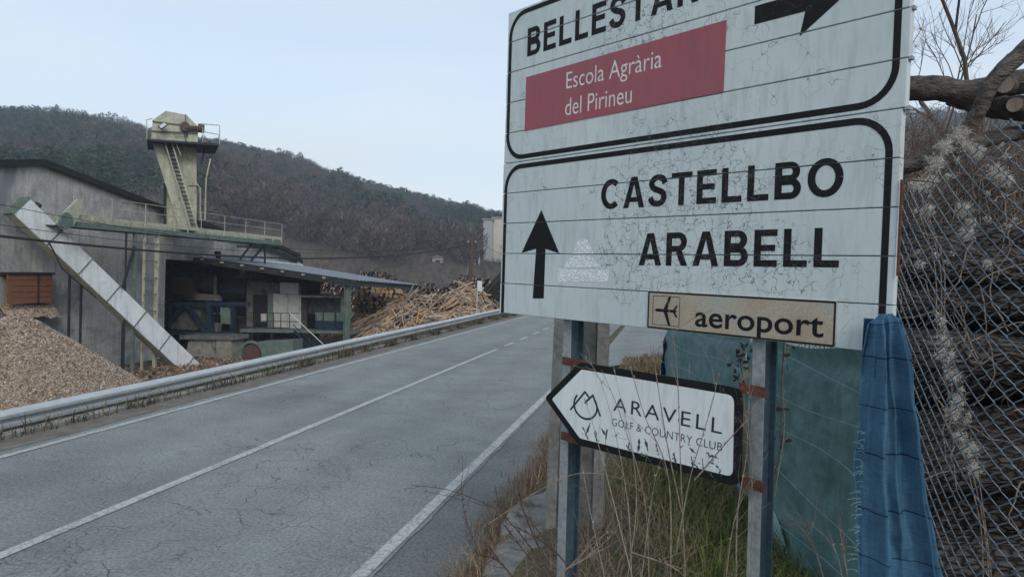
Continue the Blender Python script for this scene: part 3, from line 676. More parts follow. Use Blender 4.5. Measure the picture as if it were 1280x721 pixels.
b.prism([ml(u_l, LW, YARD - .3), ml(u_o, LW, YARD - .3), ml(u_o, LW, roofz(u_o)), ml(u_pk, LW, z_pk), ml(u_l, LW, z_l)], ML * .25); b.build('wall', M_PLAST, shed)
b = MB(); b.prism([ml(u_o + .002, LW + .01, z_can), ml(u_r, LW + .01, z_can - .3), ml(u_r, LW + .01, z_r), ml(u_o + .002, LW + .01, roofz(u_o))], ML * .24); b.build('wall', M_PLAST, shed)
b = MB(); b.prism([ml(u_o, LW + 7, YARD - .3), ml(u_r, LW + 7, YARD - .3), ml(u_r, LW + 7, z_r), ml(u_o, LW + 7, roofz(u_o))], ML * .25)
b.prism([ml(u_o - .26, LW + .3, YARD - .3), ml(u_o - .26, LW + 7, YARD - .3), ml(u_o - .26, LW + 7, roofz(u_o) - .1), ml(u_o - .26, LW + .3, roofz(u_o) - .1)], MU * .25)
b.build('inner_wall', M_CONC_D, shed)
for (ua, za, ub, zb) in ((u_l, z_l, u_pk, z_pk), (u_pk, z_pk, u_r + .4, z_r - .06)):
    b = MB(); b.prism([ml(ua, LW - .25, za + .01), ml(ub, LW - .25, zb + .01), ml(ub, LW - .25, zb + .12), ml(ua, LW - .25, za + .12)], ML * 22); b.build('roof', M_ROOF, shed)
    b = MB(); b.prism([ml(ua, LW - .30, za - .16), ml(ub, LW - .30, zb - .16), ml(ub, LW - .30, zb + .16), ml(ua, LW - .30, za + .16)], ML * .045); b.build('fascia', M_FASCIA, shed)
# chip outlet hatch, boards one by one
hz0, hz1 = pz(40, 379, LW - .6)[1], pz(40, 343, LW - .6)[1]; hu0, hu1 = mu(10, LW - .6), mu(66, LW - .6)
hatch = MB().prism([ml(hu0, LW - .66, hz1), ml(hu1 + .1, LW - .66, hz1), ml(hu1 + .1, LW - .66, hz1 + .09), ml(hu0, LW - .66, hz1 + .09)], ML * .66).build('hatch', M_FASCIA, shed)
nb = 5
for k in range(nb):
    z0 = hz0 + (hz1 - hz0) * k / nb
    MB().box(ml((hu0 + hu1) / 2, LW - .58 + random.uniform(-.02, .02), z0 + (hz1 - hz0) / nb / 2), MU * (hu1 - hu0) / 2, ML * .02, Vector((0, 0, (hz1 - hz0) / nb / 2 - .012))).build('board', M_HATCH, hatch)
MB().bar(ml(hu1 - (hu1 - hu0) * .34, LW - .63, hz0), ml(hu1 - (hu1 - hu0) * .34, LW - .63, hz1), .06, .05).build('batten', M_FASCIA, hatch)
MB().prism([ml(hu1, LW - .6, hz0), ml(hu1 + .25, LW - .05, hz0), ml(hu1 + .25, LW - .05, hz1), ml(hu1, LW - .6, hz1)], MU * -.03).build('side_board', M_HATCH, hatch)
b = MB(); b.grid(lambda i, j: ml(hu0 - .1 + (hu1 - hu0 + .5) * i, LW - .02 - .75 * j, hz0 - .02 - .62 * j * j + .09 * mnoise.noise((i * 7, j * 5, 1)) - .25 * abs(i - .5) * j), 16, 8)
M_CHIP = NT('wood_chips'); _v = M_CHIP.coords(rand=False); _vo = M_CHIP.n('ShaderNodeTexVoronoi'); _vo.inputs['Scale'].default_value = 16; M_CHIP.l(_v, _vo.inputs['Vector'])
_sep = M_CHIP.n('ShaderNodeSeparateColor'); M_CHIP.l(_vo.outputs['Color'], _sep.inputs[0])
_c = M_CHIP.ramp(_sep.outputs[0], [(.0, (.13, .085, .06)), (.35, (.30, .22, .15)), (.7, (.42, .33, .24)), (1, (.52, .45, .36))])
_c = M_CHIP.mix(M_CHIP.ramp(M_CHIP.noise(_v, .8, 4, .6), [(.56, 0.), (.72, .5)]), _c, (.26, .12, .09)); M_CHIP.bump(_vo.outputs['Distance'], .8, .06); M_CHIP = M_CHIP.done(_c, .95, 0, .1)
b.build('spilled_chips', M_CHIP, hatch)

# long conveyor gangway on the front of the shed
LG = 26.0
gang = thing('conveyor_gangway', ml(mu(200, LG), LG, pz(200, 296, LG)[1]), 'long pale green elevated conveyor gangway with railings across the shed front', 'conveyor')
u0, zt0 = pz(90.6, 272, LG); u1, zt1 = pz(351.6, 293.8, LG); zb0 = pz(90.6, 286, LG)[1]; zb1 = pz(351.6, 304.5, LG)[1]
zt = (zt0 + zt1) / 2; zb = (zb0 + zb1) / 2
MB().box(ml((u0 + u1) / 2, LG + .05, zt - .09), MU * (u1 - u0) / 2, ML * .05, Vector((0, 0, .10))).build('upper_beam', M_PALEGREEN, gang)
MB().box(ml((u0 + u1) / 2, LG, zb + .11), MU * (u1 - u0) / 2, ML * .06, Vector((0, 0, .13))).build('lower_beam', M_GREEN, gang)
MB().box(ml((u0 + u1) / 2, LG + .9, zb + .02), MU * (u1 - u0) / 2, ML * .85, Vector((0, 0, .03))).build('deck', M_DARKST, gang)
MB().box(ml((u0 + u1) / 2, LG + 1.5, zt - .1), MU * (u1 - u0) / 2, ML * .05, Vector((0, 0, .12))).build('rear_beam', M_PALEGREEN, gang)
n = 16
for k in range(n + 1):
    u = u0 + (u1 - u0) * k / n
    if k % 1 == 0: MB().bar(ml(u, LG - .02, zb), ml(u, LG - .02, zt), .07, .05, MU).build('web_plate', M_PALEGREEN, gang)
    if k % 2 == 0: MB().tube([ml(u, LG - .05, zt), ml(u, LG - .05, zt + .95)], .022, 6).build('rail_post', M_PALEGREEN, gang)
for dz in (.5, .95): MB().tube([ml(u0 + 3, LG - .05, zt + dz), ml(u1, LG - .05, zt + dz)], .018, 6).build('handrail', M_PALEGREEN, gang)
pts = [pz(q[0], q[1], LG - .2) for q in ((70, 279), (76, 284), (92, 283), (103, 262), (103, 249), (97, 249), (80, 266))]
MB().prism([ml(a, LG - .2, c) for a, c in pts], ML * .08).build('drum_plate', M_PALEGREEN, gang)
q = pz(82, 276, LG - .25); MB().tube([ml(q[0], LG - .32, q[1]), ml(q[0], LG - .2, q[1])], .38, 14).build('drum', M_GREEN, gang)
for px, top, bot, m_, wd in ((158, 288, 330, M_DARKST, .07), (169, 290, 372, M_GREEN, .16), (181, 284, 400, M_PALEGREEN, .10), (197, 288, 402, M_PALEGREEN, .17)):
    a = pz(px, top, LG + .1); c = pz(px, bot, LG + .1)
    MB().bar(ml(a[0], LG + .1, a[1]), ml(a[0], LG + .1, YARD), wd, wd, MU).build('support_post', m_, gang)
a = pz(168, 308, LG); c = pz(153, 360, LG); MB().bar(ml(a[0], LG, a[1]), ml(c[0], LG, c[1]), .1, .1).build('brace', M_DARKST, gang)
for k in range(5):
    z = zb - .6 - k * .9; MB().bar(ml(mu(181, LG), LG, z), ml(mu(197, LG), LG, z), .04, .05).build('rung', M_GREEN, gang)
# right-hand end frame on the canopy
for pa, pb in (((316, 303), (300, 324)), ((331, 306), (331, 330)), ((331, 306), (314, 326)), ((297, 308), (334, 310))):
    a, c = pz(*pa, LG + .3), pz(*pb, LG + .3); MB().bar(ml(a[0], LG + .3, a[1]), ml(c[0], LG + .3, c[1]), .1, .12).build('end_brace', M_DARKST, gang)

# bucket elevator tower
LT = 27.3
tb = ml(mu(225, LT), LT + 1, pz(225, 275, LT)[1])
tower = thing('elevator_tower', tb, 'tall pale green bucket elevator tower with stair and head house above the sawmill', 'tower')
TN = Vector((tb.x, tb.y, 0)).normalized(); TD = mp(225, 275, LT).dot(TN)
def tp(px, py, d=0):
    r = ray(px, py); return EYE + r * (TD / r.dot(TN)) + TN * d
def tpoly(P, name, m_, d0, d1, parent=None):
    return MB().prism([tp(x, y, d0) for x, y in P], TN * (d1 - d0)).build(name, m_, parent or tower)
tpoly([(205, 282), (246, 288), (246.5, 180), (204, 178)], 'shaft', M_PALEGREEN, .5, 2.3)
tpoly([(190.5, 178), (203, 178), (240, 285), (224, 285)], 'inclined_leg', M_PALEGREEN, -.1, .45)
tpoly([(204.5, 228), (208, 228), (208, 282), (204.5, 282)], 'edge_channel', M_FASCIA, .35, .48)
head = tpoly([(189, 177), (247, 180), (247.5, 159), (233, 144.5), (207, 139.5), (191, 151)], 'head_house', M_PALEGREEN, -.2, 2.5)
for P in ([(190, 164), (247, 167), (247, 168.4), (190, 165.4)], [(190.5, 152), (247, 159), (247, 160.2), (190.5, 153.2)], [(231, 144), (232.5, 144), (232.5, 178), (231, 178)]):
    tpoly(P, 'rib', M_GREEN, -.28, -.2, head)
tpoly([(184, 177), (272, 183), (272, 185.5), (184, 179.5)], 'platform', M_DARKST, -1.1, 2.6)
for P in ([(205, 178), (205.5, 196), (203, 178)], [(255, 184), (257.5, 184), (252, 206), (250.5, 206)]): tpoly(P, 'bracket', M_DARKST, 0, .1)
def trail(P, name, m_, r=.025, d=-1.05): return MB().tube([tp(x, y, d) for x, y in P], r, 6).build(name, m_, tower)
for x, y0, y1 in ((184, 154, 178), (252.5, 163, 183), (273, 160.5, 184)): trail([(x, y0), (x, y1)], 'rail_post', M_PALEGREEN)
for P in ([(184, 154), (191, 152)], [(247, 158.5), (273, 160.5)], [(252, 168), (273, 172)]): trail(P, 'handrail', M_PALEGREEN)
for x in (252.5, 273): MB().tube([tp(x, 172, -1.05), tp(x, 172, 2.4)], .02, 5).build('handrail', M_PALEGREEN, tower)
# stair: two stringers and each tread
sA, sB = (205.5, 178), (238.5, 288)
for dx in (0, 8.5): MB().bar(tp(sA[0] + dx, sA[1], -.5), tp(sB[0] + dx, sB[1], -.5), .08, .16, TN).build('stair_stringer', M_PALEGREEN, tower)
for k in range(22):
    t = (k + .5) / 22; x = sA[0] + (sB[0] - sA[0]) * t; y = sA[1] + (sB[1] - sA[1]) * t
    if y > 190: MB().bar(tp(x + .5, y, -.45), tp(x + 8, y + .4, -.45), .3, .05).build('tread', M_DARKST, tower)
trail([(202.5, 171), (217, 214), (236, 276)], 'stair_handrail', M_PALEGREEN, .022, -.7); trail([(214.5, 170), (226, 196)], 'stair_handrail', M_PALEGREEN, .022, -.7)
lamp = tpoly([(197.5, 161), (205, 155.5), (209.5, 159), (202, 165)], 'floodlight', M_DARKST, -.9, -.6); tpoly([(198.6, 161), (205, 156.6), (208.4, 159.2), (202, 163.9)], 'lamp_glass', M_GLASS, -.92, -.905, lamp)
c = tp(231, 160, -.5); MB().tube([c, c + TN * .35], .28, 12).build('pulley', M_MOTOR, tower)
MB().tube([tp(232, 161, -.45), tp(246, 162, -.45)], .13, 8).build('drive_shaft', M_MOTOR, tower); MB().tube([tp(247, 162, -.45), tp(255, 163, -.45)], .26, 10).build('motor', M_MOTOR, tower)
tpoly([(230, 166), (234.5, 166), (234.5, 172), (230, 172)], 'inspection_door', M_FASCIA, -.24, -.2, head)
trail([(262.5, 200), (257, 225), (255.5, 276)], 'pole', M_PALEGREEN, .045, -.6); trail([(236, 208), (238, 220), (250, 236), (250, 276)], 'pipe', M_PALEGREEN, .04, -.3); trail([(235, 233), (255, 234)], 'tie', M_DARKST, .03, -.3)

# white covered chute coming down to the pit
ch_a, ch_b = mp(27, 258, 27.8), mp(262, 482, 24.2)
chute = thing('covered_chute', Vector((ch_b.x, ch_b.y, YARD)), 'white sheet covered conveyor chute slanting down in front of the plastered wall', 'conveyor')
dv_ = (ch_b - ch_a).normalized(); vw = (EYE - (ch_a + ch_b) / 2).normalized() + Vector((0, 0, .55)); nn = (vw - dv_ * vw.dot(dv_)).normalized(); sd_ = dv_.cross(nn)
if sd_.z > 0: sd_ = -sd_
npan = 7; Lc = (ch_b - ch_a).length
for k in range(npan):
    p = ch_a + dv_ * (Lc * k / npan + .02); q = ch_a + dv_ * (Lc * (k + 1) / npan - .02)
    MB().bar(p + nn * (.02 * (k % 2)), q + nn * (.02 * (k % 2)), 1.05, .06, nn).build('cover_panel', M_WHITEP, chute)
    MB().bar(p + dv_ * (Lc / npan - .06) + nn * .045, p + dv_ * (Lc / npan) + nn * .045, 1.1, .05, nn).build('cover_joint', M_GREEN, chute)
MB().bar(ch_a - nn * .32 + sd_ * .50, ch_b - nn * .32 + sd_ * .50, .06, .5, nn).build('side_panel', M_PALEGREEN, chute)
MB().bar(ch_a - nn * .32 - sd_ * .50, ch_b - nn * .32 - sd_ * .50, .06, .5, nn).build('side_panel', M_PALEGREEN, chute)
MB().bar(ch_a - nn * .62, ch_b - nn * .62, 1.0, .06, nn).build('base_plate', M_DARKST, chute)
MB().box(ch_a - dv_ * .06 - nn * .28, sd_ * .56, dv_ * .06, nn * .34).build('end_plate', M_GREEN, chute)
MB().tube([ch_a + dv_ * .5 - sd_ * .75 - nn * .2, ch_a + dv_ * .5 - sd_ * .5 - nn * .2], .16, 10).build('motor', M_DARKST, chute)
for t in (.28, .55, .82):
    p = ch_a + dv_ * (Lc * t) - nn * .62
    for s_ in (-.45, .45): MB().bar(p + sd_ * s_, Vector(((p + sd_ * s_).x, (p + sd_ * s_).y, YARD)), .09, .09, MU).build('leg', M_DARKST, chute)
MB().tube([mp(60, 300, 27.2), mp(78, 336, 26.8), mp(120, 372, 26.2)], .035, 6).build('cable', M_DARKST, chute)

# canopy
def corr(name, m_, P00, P10, P01, parent, n=70, amp=.035):     # corrugated sheet, ridges running P00->P01
    b = MB(); X = P10 - P00; Y = P01 - P00; N = X.cross(Y).normalized()
    b.grid(lambda i, j: P00 + X * i + Y * j + N * amp * math.sin(i * n * math.pi), n * 2, 3); return b.build(name, m_, parent, True)
M_CORR = mat('blue_grey_corrugated_sheet', (.13, .15, .18), (.21, .235, .27), 1.5, .5, .15, .1, stain=(.09, .09, .095), stain_at=(.6, .8))
LE = 17.8; UA = mu(437, LE); UB = mu(511, 18.4)
def zpix(px, py, U): r = ray(px, py); return (EYE + r * (U / r.dot(MU))).z
z00 = zpix(437, 350, UA); z10 = zpix(512, 356, UB); z01 = zpix(204, 319, UA) + .02; q_ = ml(UB, LW - .4, 2); rl = q_ - EYE
px_f = 640 + FPX * rl.dot(Rv) / rl.dot(Fv); z11 = min(zpix(px_f, 331.5 + (px_f - 375) * .156, UB), roofz(UB) - .3)
def canz(L, u=None):
    t = (L - LE + .5) / (LW - .4 - LE + .5); f = 0 if u is None else (u - UA) / (UB - UA)
    return (z00 * (1 - t) + z01 * t) * (1 - f) + (z10 * (1 - t) + z11 * t) * f
can = thing('canopy', ml(UA, LE, YARD), 'open sided canopy with blue grey corrugated roof on green posts beside the log yard', 'canopy')
b = MB(); nC = 46; b.grid(lambda i, j: ml(UA + (UB - UA) * i, LE - .5 + (LW + .1 - LE) * j, canz(LE - .5 + (LW + .1 - LE) * j, UA + (UB - UA) * i) + .035 * math.sin(i * nC * math.pi)), nC * 2, 3); b.build('roof_sheet', M_CORR, can, True)
for U in (UA, UB):
    MB().prism([ml(U - .06, LE - .5, canz(LE - .5, U) - .42), ml(U - .06, LW - .5, canz(LW - .5, U) - .40), ml(U - .06, LW - .5, canz(LW - .5, U) - .06), ml(U - .06, LE - .5, canz(LE - .5, U) - .06)], MU * .12).build('rake_beam', M_DARKST, can)
MB().bar(ml(UA + .1, LE, canz(LE, UA) - .26), ml(UB - .1, LE, canz(LE, UB) - .26), .14, .34).build('eave_beam', M_GREEN, can)
for L in np.linspace(LE + 1.6, LW - 1.2, 7): MB().bar(ml(UA - .25, L, canz(L, UA) - .13), ml(UB, L, canz(L, UB) - .13), .14, .13).build('purlin', M_TIMBER, can)
for u, L in ((UA + .25, LE), (UB - .3, LE), (UB - .3, LW - .8)):
    b = MB(); ibeam(b, ml(u, L, YARD), ml(u, L, canz(L, u) - .16), MU, -ML, .32, .3, .03); b.build('post', M_GREEN, can)
for k in range(2):
    a = pz(441, 366 + k, LE); 
b = MB(); b.tube([mp(272, 314, LW - 1), mp(272, 324, LW - 1)], .22, 10); b.build('vent', M_BLUE, can)
MB().prism([mp(245, 321, LW - .5), mp(372, 333, LW - .5), mp(372, 330, LW - .5), mp(245, 316, LW - .5)], ML * -.5).build('gutter_sheet', M_WHITEP, can)

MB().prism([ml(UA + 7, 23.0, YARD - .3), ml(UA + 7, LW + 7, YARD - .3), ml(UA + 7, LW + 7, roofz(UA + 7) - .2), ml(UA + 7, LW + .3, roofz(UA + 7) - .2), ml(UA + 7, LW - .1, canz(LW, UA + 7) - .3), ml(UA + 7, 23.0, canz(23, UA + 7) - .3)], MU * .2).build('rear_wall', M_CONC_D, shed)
# machinery under the canopy -------------------------------------------------
def up_(px, py, U):
    r = ray(px, py); return EYE + r * (U / r.dot(MU))
def bk(name, P, m_, U0, U1, parent): return MB().prism([up_(x, y, U0) for x, y in P], MU * (U1 - U0)).build(name, m_, parent)
def blk(name, P, m_, L0, L1, parent): return MB().prism([mp(x, y, L0) for x, y in P], ML * (L1 - L0)).build(name, m_, parent)
def dn_(px, U): q = up_(px, 400, U); q.z = YARD; return q
LM = UA + 1.4
fr = thing('blue_machine_frame', dn_(255, LM), 'dark blue steel machine frame with diagonal braces in the shade under the canopy', 'machine')
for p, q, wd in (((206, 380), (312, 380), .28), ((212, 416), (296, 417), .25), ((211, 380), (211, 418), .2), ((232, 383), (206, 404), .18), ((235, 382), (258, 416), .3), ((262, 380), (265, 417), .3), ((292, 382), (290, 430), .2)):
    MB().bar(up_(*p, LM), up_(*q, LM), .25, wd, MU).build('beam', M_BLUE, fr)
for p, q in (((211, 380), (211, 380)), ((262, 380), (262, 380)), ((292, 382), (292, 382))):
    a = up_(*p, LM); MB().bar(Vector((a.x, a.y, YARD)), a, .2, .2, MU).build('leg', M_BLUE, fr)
bk('hopper', [(222, 384), (252, 384), (248, 412), (222, 412)], M_CONC_D, LM + .4, LM + 1.6, fr)
bk('side_plate', [(275, 384), (286, 384), (291, 406), (276, 404)], M_GREEN, LM - .1, LM + .05, fr)
fd = thing('feed_deck', dn_(245, UA + 3.2), 'dark feed deck with pale timber front high in the back of the canopy', 'machine')
bk('front_board', [(223, 365), (275, 369), (275, 376), (223, 374)], M_CONC, UA + 3.2, UA + 3.5, fd); bk('back_panel', [(220, 340), (268, 343), (268, 362), (220, 362)], M_CONC_D, UA + 4.2, UA + 4.4, fd)
bk('post', [(267, 346), (270, 346), (270, 368), (267, 368)], M_TIMBER, UA + 3.3, UA + 3.45, fd); bk('drum', [(205, 342), (216, 338), (219, 368), (206, 376)], M_DARKST, UA + 3, UA + 3.6, fd)
for px in (226, 272): a = up_(px, 374, UA + 3.4); MB().bar(Vector((a.x, a.y, YARD)), a, .15, .15, MU).build('leg', M_DARKST, fd)
cl = thing('sawing_line', dn_(260, UA + 4.5), 'cluttered dark sawing machinery with pipes and rollers deep under the canopy', 'machine')
rc_ = random.Random(12)
for k in range(46):
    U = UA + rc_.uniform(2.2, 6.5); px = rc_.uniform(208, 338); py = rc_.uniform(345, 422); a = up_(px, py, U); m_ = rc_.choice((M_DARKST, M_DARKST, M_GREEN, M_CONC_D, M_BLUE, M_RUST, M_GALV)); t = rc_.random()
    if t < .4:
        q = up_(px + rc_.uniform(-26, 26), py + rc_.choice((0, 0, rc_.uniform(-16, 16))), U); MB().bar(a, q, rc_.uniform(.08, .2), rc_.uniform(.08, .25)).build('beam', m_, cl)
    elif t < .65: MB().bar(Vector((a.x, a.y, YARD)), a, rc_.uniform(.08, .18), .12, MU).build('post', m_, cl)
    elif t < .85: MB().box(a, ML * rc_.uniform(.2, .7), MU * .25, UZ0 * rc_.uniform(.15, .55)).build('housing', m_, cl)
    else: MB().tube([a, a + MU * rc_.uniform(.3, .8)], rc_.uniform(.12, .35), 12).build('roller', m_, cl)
LB = UA - .6
pit = thing('concrete_block', dn_(262, LB), 'low grey green concrete block at the foot of the white chute', 'block')
bk('block', [(228, 470), (270, 470), (269, 423), (236, 423)], M_CONC, LB, LB + 1.5, pit); bk('block', [(271, 470), (290, 470), (289, 424), (270, 424)], M_CONC, LB - .1, LB + 1.4, pit); bk('ledge', [(224, 424), (292, 425), (291, 420), (224, 419)], M_CONC_D, LB - .25, LB + 1.6, pit)
# control cabin and deck
LD = UA + 2.2
cab = thing('control_cabin', dn_(350, LD), 'white panelled cabin with dark doorway on a raised deck under the canopy', 'cabin')
bk('door', [(341.5, 408.5), (359.4, 409.5), (359.4, 367.5), (341.5, 367)], M_WHITED, LD + .55, LD + .62, cab); bk('door', [(360.2, 409.6), (376, 410.5), (376, 368), (360.2, 367.5)], M_WHITED, LD + .55, LD + .62, cab)
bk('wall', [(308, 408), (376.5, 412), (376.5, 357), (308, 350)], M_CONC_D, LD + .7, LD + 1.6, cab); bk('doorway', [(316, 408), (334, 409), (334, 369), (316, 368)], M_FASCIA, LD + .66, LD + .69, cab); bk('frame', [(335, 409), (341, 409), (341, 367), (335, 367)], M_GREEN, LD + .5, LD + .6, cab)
bk('upper_panel', [(350, 366.5), (373, 367.5), (373, 354), (350, 353)], M_GALV, LD + .5, LD + .62, cab); bk('window', [(326, 392), (333, 392), (333, 402), (326, 402)], M_WHITED, LD + .62, LD + .65, cab)
dk = bk('deck', [(300, 411), (440, 414), (440, 417), (300, 415)], M_GREEN, LD - .9, LD + .5, cab)
for px in (305, 340, 388, 434): a = up_(px, 415, LD - .7); MB().bar(Vector((a.x, a.y, YARD)), a, .14, .14, MU).build('leg', M_DARKST, cab)
for px in (318, 342, 351, 362, 395, 420): MB().tube([up_(px, 391.5, LD - .85), up_(px, 411, LD - .85)], .028, 5).build('rail_post', M_DARKST, cab)
for y0, y1 in ((391, 391.5), (401, 402)): MB().tube([up_(314, y0, LD - .85), up_(374, y1, LD - .85)], .026, 5).build('handrail', M_DARKST, cab)
# stair down to the yard
for L in (LD - 1.7, LD - .9): MB().bar(up_(368, 413, L), up_(402, 452, L), .06, .22, MU).build('stair_stringer', M_BLUE, cab)
for k in range(7):
    t = (k + .5) / 7; MB().bar(up_(368 + 34 * t, 413 + 38 * t, LD - 1.68), up_(368 + 34 * t, 413 + 38 * t, LD - .92), .24, .04).build('tread', M_DARKST, cab)
MB().tube([up_(362, 391, LD - 1.7), up_(405, 431, LD - 1.7)], .03, 5).build('stair_handrail', M_GALV, cab); MB().tube([up_(366, 405, LD - 1.7), up_(404, 442, LD - 1.7)], .025, 5).build('stair_handrail', M_BLUE, cab)
bn = thing('sorting_bin', dn_(408, LD), 'open dark bin with blue and green front panel beside the white cabin', 'bin')
bk('roof', [(376, 371.5), (429, 372.5), (429, 370), (376, 369)], M_CONC, LD + .3, LD + 2.2, bn); bk('back', [(377, 392), (428, 393), (428, 372), (377, 372)], M_CONC_D, LD + 2.0, LD + 2.1, bn); bk('post', [(426, 393), (429.5, 393), (429.5, 371), (426, 371)], M_CONC, LD + .3, LD + .45, bn); bk('post', [(389.5, 392), (391, 392), (391, 372), (389.5, 372)], M_DARKST, LD + .3, LD + .4, bn)
bk('upper_panel', [(394, 400.5), (436, 401.5), (436, 391), (394, 390.5)], M_GREEN, LD - .3, LD - .2, bn); bk('lower_panel', [(394, 412), (438, 413), (438, 401.6), (394, 400.6)], M_BLUE, LD - .35, LD - .22, bn)
for px in (404, 419): MB().bar(up_(px, 390, LD - .4), up_(px, 413, LD - .4), .05, .06, MU).build('stiffener', M_DARKST, bn)
for px in (396, 436): a = up_(px, 402, LD - .25); MB().bar(Vector((a.x, a.y, YARD)), a, .12, .12, MU).build('leg', M_DARKST, bn)
LK = UA - 1.2
tk = thing('green_machine', dn_(340, LK), 'low grey green machine housing with round dull red drum near the guard rail', 'machine')
bk('housing', [(333, 465), (367, 465), (366.5, 425), (322, 427), (324, 440)], M_GREEN, LK, LK + 1.3, tk); bk('arm', [(322, 427), (327, 427), (336, 448), (329, 450)], M_GREEN, LK - .25, LK - .02, tk)
c = up_(314, 443, LK - .1); MB().tube([c, c + MU * .9], .62, 18).build('drum', M_MOTOR, tk); b = MB(); cs = [c + Vector((0, 0, 1)) * .78 * math.sin(R(t)) + ML * .78 * math.cos(R(t)) for t in range(-30, 211, 20)]; b.tube(cs, .1, 6); b.build('hood', M_GREEN, tk)
a = up_(345, 460, LK + .3); MB().box(Vector((a.x, a.y, (a.z + YARD) / 2)), ML * .8, MU * .5, Vector((0, 0, abs(a.z - YARD) / 2 + .02))).build('base', M_CONC_D, tk)
# small pale annex beyond, with dark verge
an = thing('annex', ml(mu(360, 33), 33, YARD), 'small pale annex gable with dark sloping roof edge beyond the canopy', 'building')
blk('wall', [(340, 345), (376, 345), (376, 322), (352, 312), (340, 312)], M_WHITED, 31, 34, an); blk('roof', [(346, 303), (376, 318), (376, 322), (346, 308)], M_FASCIA, 30.7, 34.3, an)
# chip mound
cpz = mp(22, 386, 25.2); PC = Vector((cpz.x, cpz.y, YARD)); PH = cpz.z - YARD
pile = thing('wood_chip_pile', PC, 'tall heap of pale and reddish wood chips below the brown wooden hatch', 'wood chips')
PR = PH / math.tan(R(36))
def chipz(r, th): return max(0, PH * (1 - r / (PR * (1 + .07 * math.sin(3 * th + 1) + .04 * math.sin(7 * th)))) - .25 * max(0, .35 - r / PR)) 
b = MB(); nr, na = 36, 90; b.v = [PC + Vector((PR * 1.1 * i / nr * math.cos(2 * math.pi * j / na), PR * 1.1 * i / nr * math.sin(2 * math.pi * j / na), chipz(PR * 1.1 * i / nr, 2 * math.pi * j / na) + .06 * mnoise.noise((i * .9, j * .7, 2)))) for i in range(nr + 1) for j in range(na)]
b.f = [(i * na + j, i * na + (j + 1) % na, (i + 1) * na + (j + 1) % na, (i + 1) * na + j) for i in range(nr) for j in range(na)]; b.m = [0] * len(b.f)
b.build('mound', M_CHIP, pile, True)
def chips(n, cx, rad, zf, name, parent, size=(.022, .062)):
    r = PR * np.sqrt(rng.uniform(0, 1, n)) * 1.08; th = rng.uniform(0, 2 * np.pi, n)
    zz = np.array([chipz(a, t) for a, t in zip(r, th)])
    c = np.stack([r * np.cos(th), r * np.sin(th), zz + .03], 1)
    a = rng.normal(size=(n, 3)); a /= np.linalg.norm(a, axis=1)[:, None]; b_ = np.cross(a, rng.normal(size=(n, 3))); b_ /= np.linalg.norm(b_, axis=1)[:, None]
    s_ = rng.uniform(*size, n)[:, None]; t_ = s_ * rng.uniform(.25, .5, n)[:, None]
    V = np.stack([c - a * s_ - b_ * t_, c + a * s_ - b_ * t_, c + a * s_ + b_ * t_, c - a * s_ + b_ * t_], 1).reshape(-1, 3)
    base = np.array([[.50, .43, .36], [.43, .35, .29], [.58, .52, .45], [.33, .24, .19], [.48, .39, .33], [.45, .33, .28]])[rng.integers(0, 5, n)] * rng.uniform(.7, 1.15, (n, 1))
    return np_mesh(name, V, np.arange(4 * n).reshape(n, 4), M_TINT, np.repeat(base, 4, 0), 'stuff', parent)
def tint_mat(name, rough=.9):
    m = NT(name); a = m.n('ShaderNodeAttribute'); a.attribute_name = 'tint'
    return m.done(m.mix(.4, a.outputs['Color'], m.ramp(m.noise(m.coords(), 30, 3), [(.3, .6), (.7, 1.3)]), 'MULTIPLY'), rough, 0, .15)
M_TINT = tint_mat('sun_bleached_wood_bits')
def spill(c, rx, ry, n, pal, name, label):
    x = rng.normal(0, rx, n); y = rng.normal(0, ry, n); P = np.array(c)[None] + x[:, None] * np.array(MU)[None] + y[:, None] * np.array(ML)[None]
    P[:, 2] = ground_z(P[:, 0], P[:, 1]) + .28 * np.exp(-(x / rx) ** 2 / 2 - (y / ry) ** 2 / 2) * rng.uniform(.2, 1, n)
    a = rng.normal(size=(n, 3)); a /= np.linalg.norm(a, axis=1)[:, None]; e = np.cross(a, rng.normal(size=(n, 3))); e /= np.linalg.norm(e, axis=1)[:, None]; l_ = rng.uniform(.04, .16, n)[:, None]; w_ = l_ * rng.uniform(.2, .5, n)[:, None]
    V = np.stack([P - a * l_ - e * w_, P + a * l_ - e * w_, P + a * l_ + e * w_, P - a * l_ + e * w_], 1).reshape(-1, 3); pal = np.array(pal)
    tag(np_mesh(name, V, np.arange(4 * n).reshape(n, 4), M_TINT, np.repeat(pal[rng.integers(0, len(pal), n)] * rng.uniform(.7, 1.2, (n, 1)), 4, 0), 'stuff'), label, 'wood debris')
spill(mp(228, 462, 25.0), 2.2, 1.0, 3500, [[.34, .23, .15], [.26, .17, .11], [.42, .32, .23], [.18, .13, .10]], 'bark_debris', 'orange brown bark debris heaped around the foot of the white chute')
spill(mp(130, 470, 24.0), 7.0, 2.2, 5000, [[.20, .16, .13], [.28, .23, .19], [.14, .115, .10], [.24, .17, .12]], 'yard_debris', 'scattered wood debris on the yard ground before the plastered wall')
chips(60000, 0, 0, 0, 'loose_chips', pile)

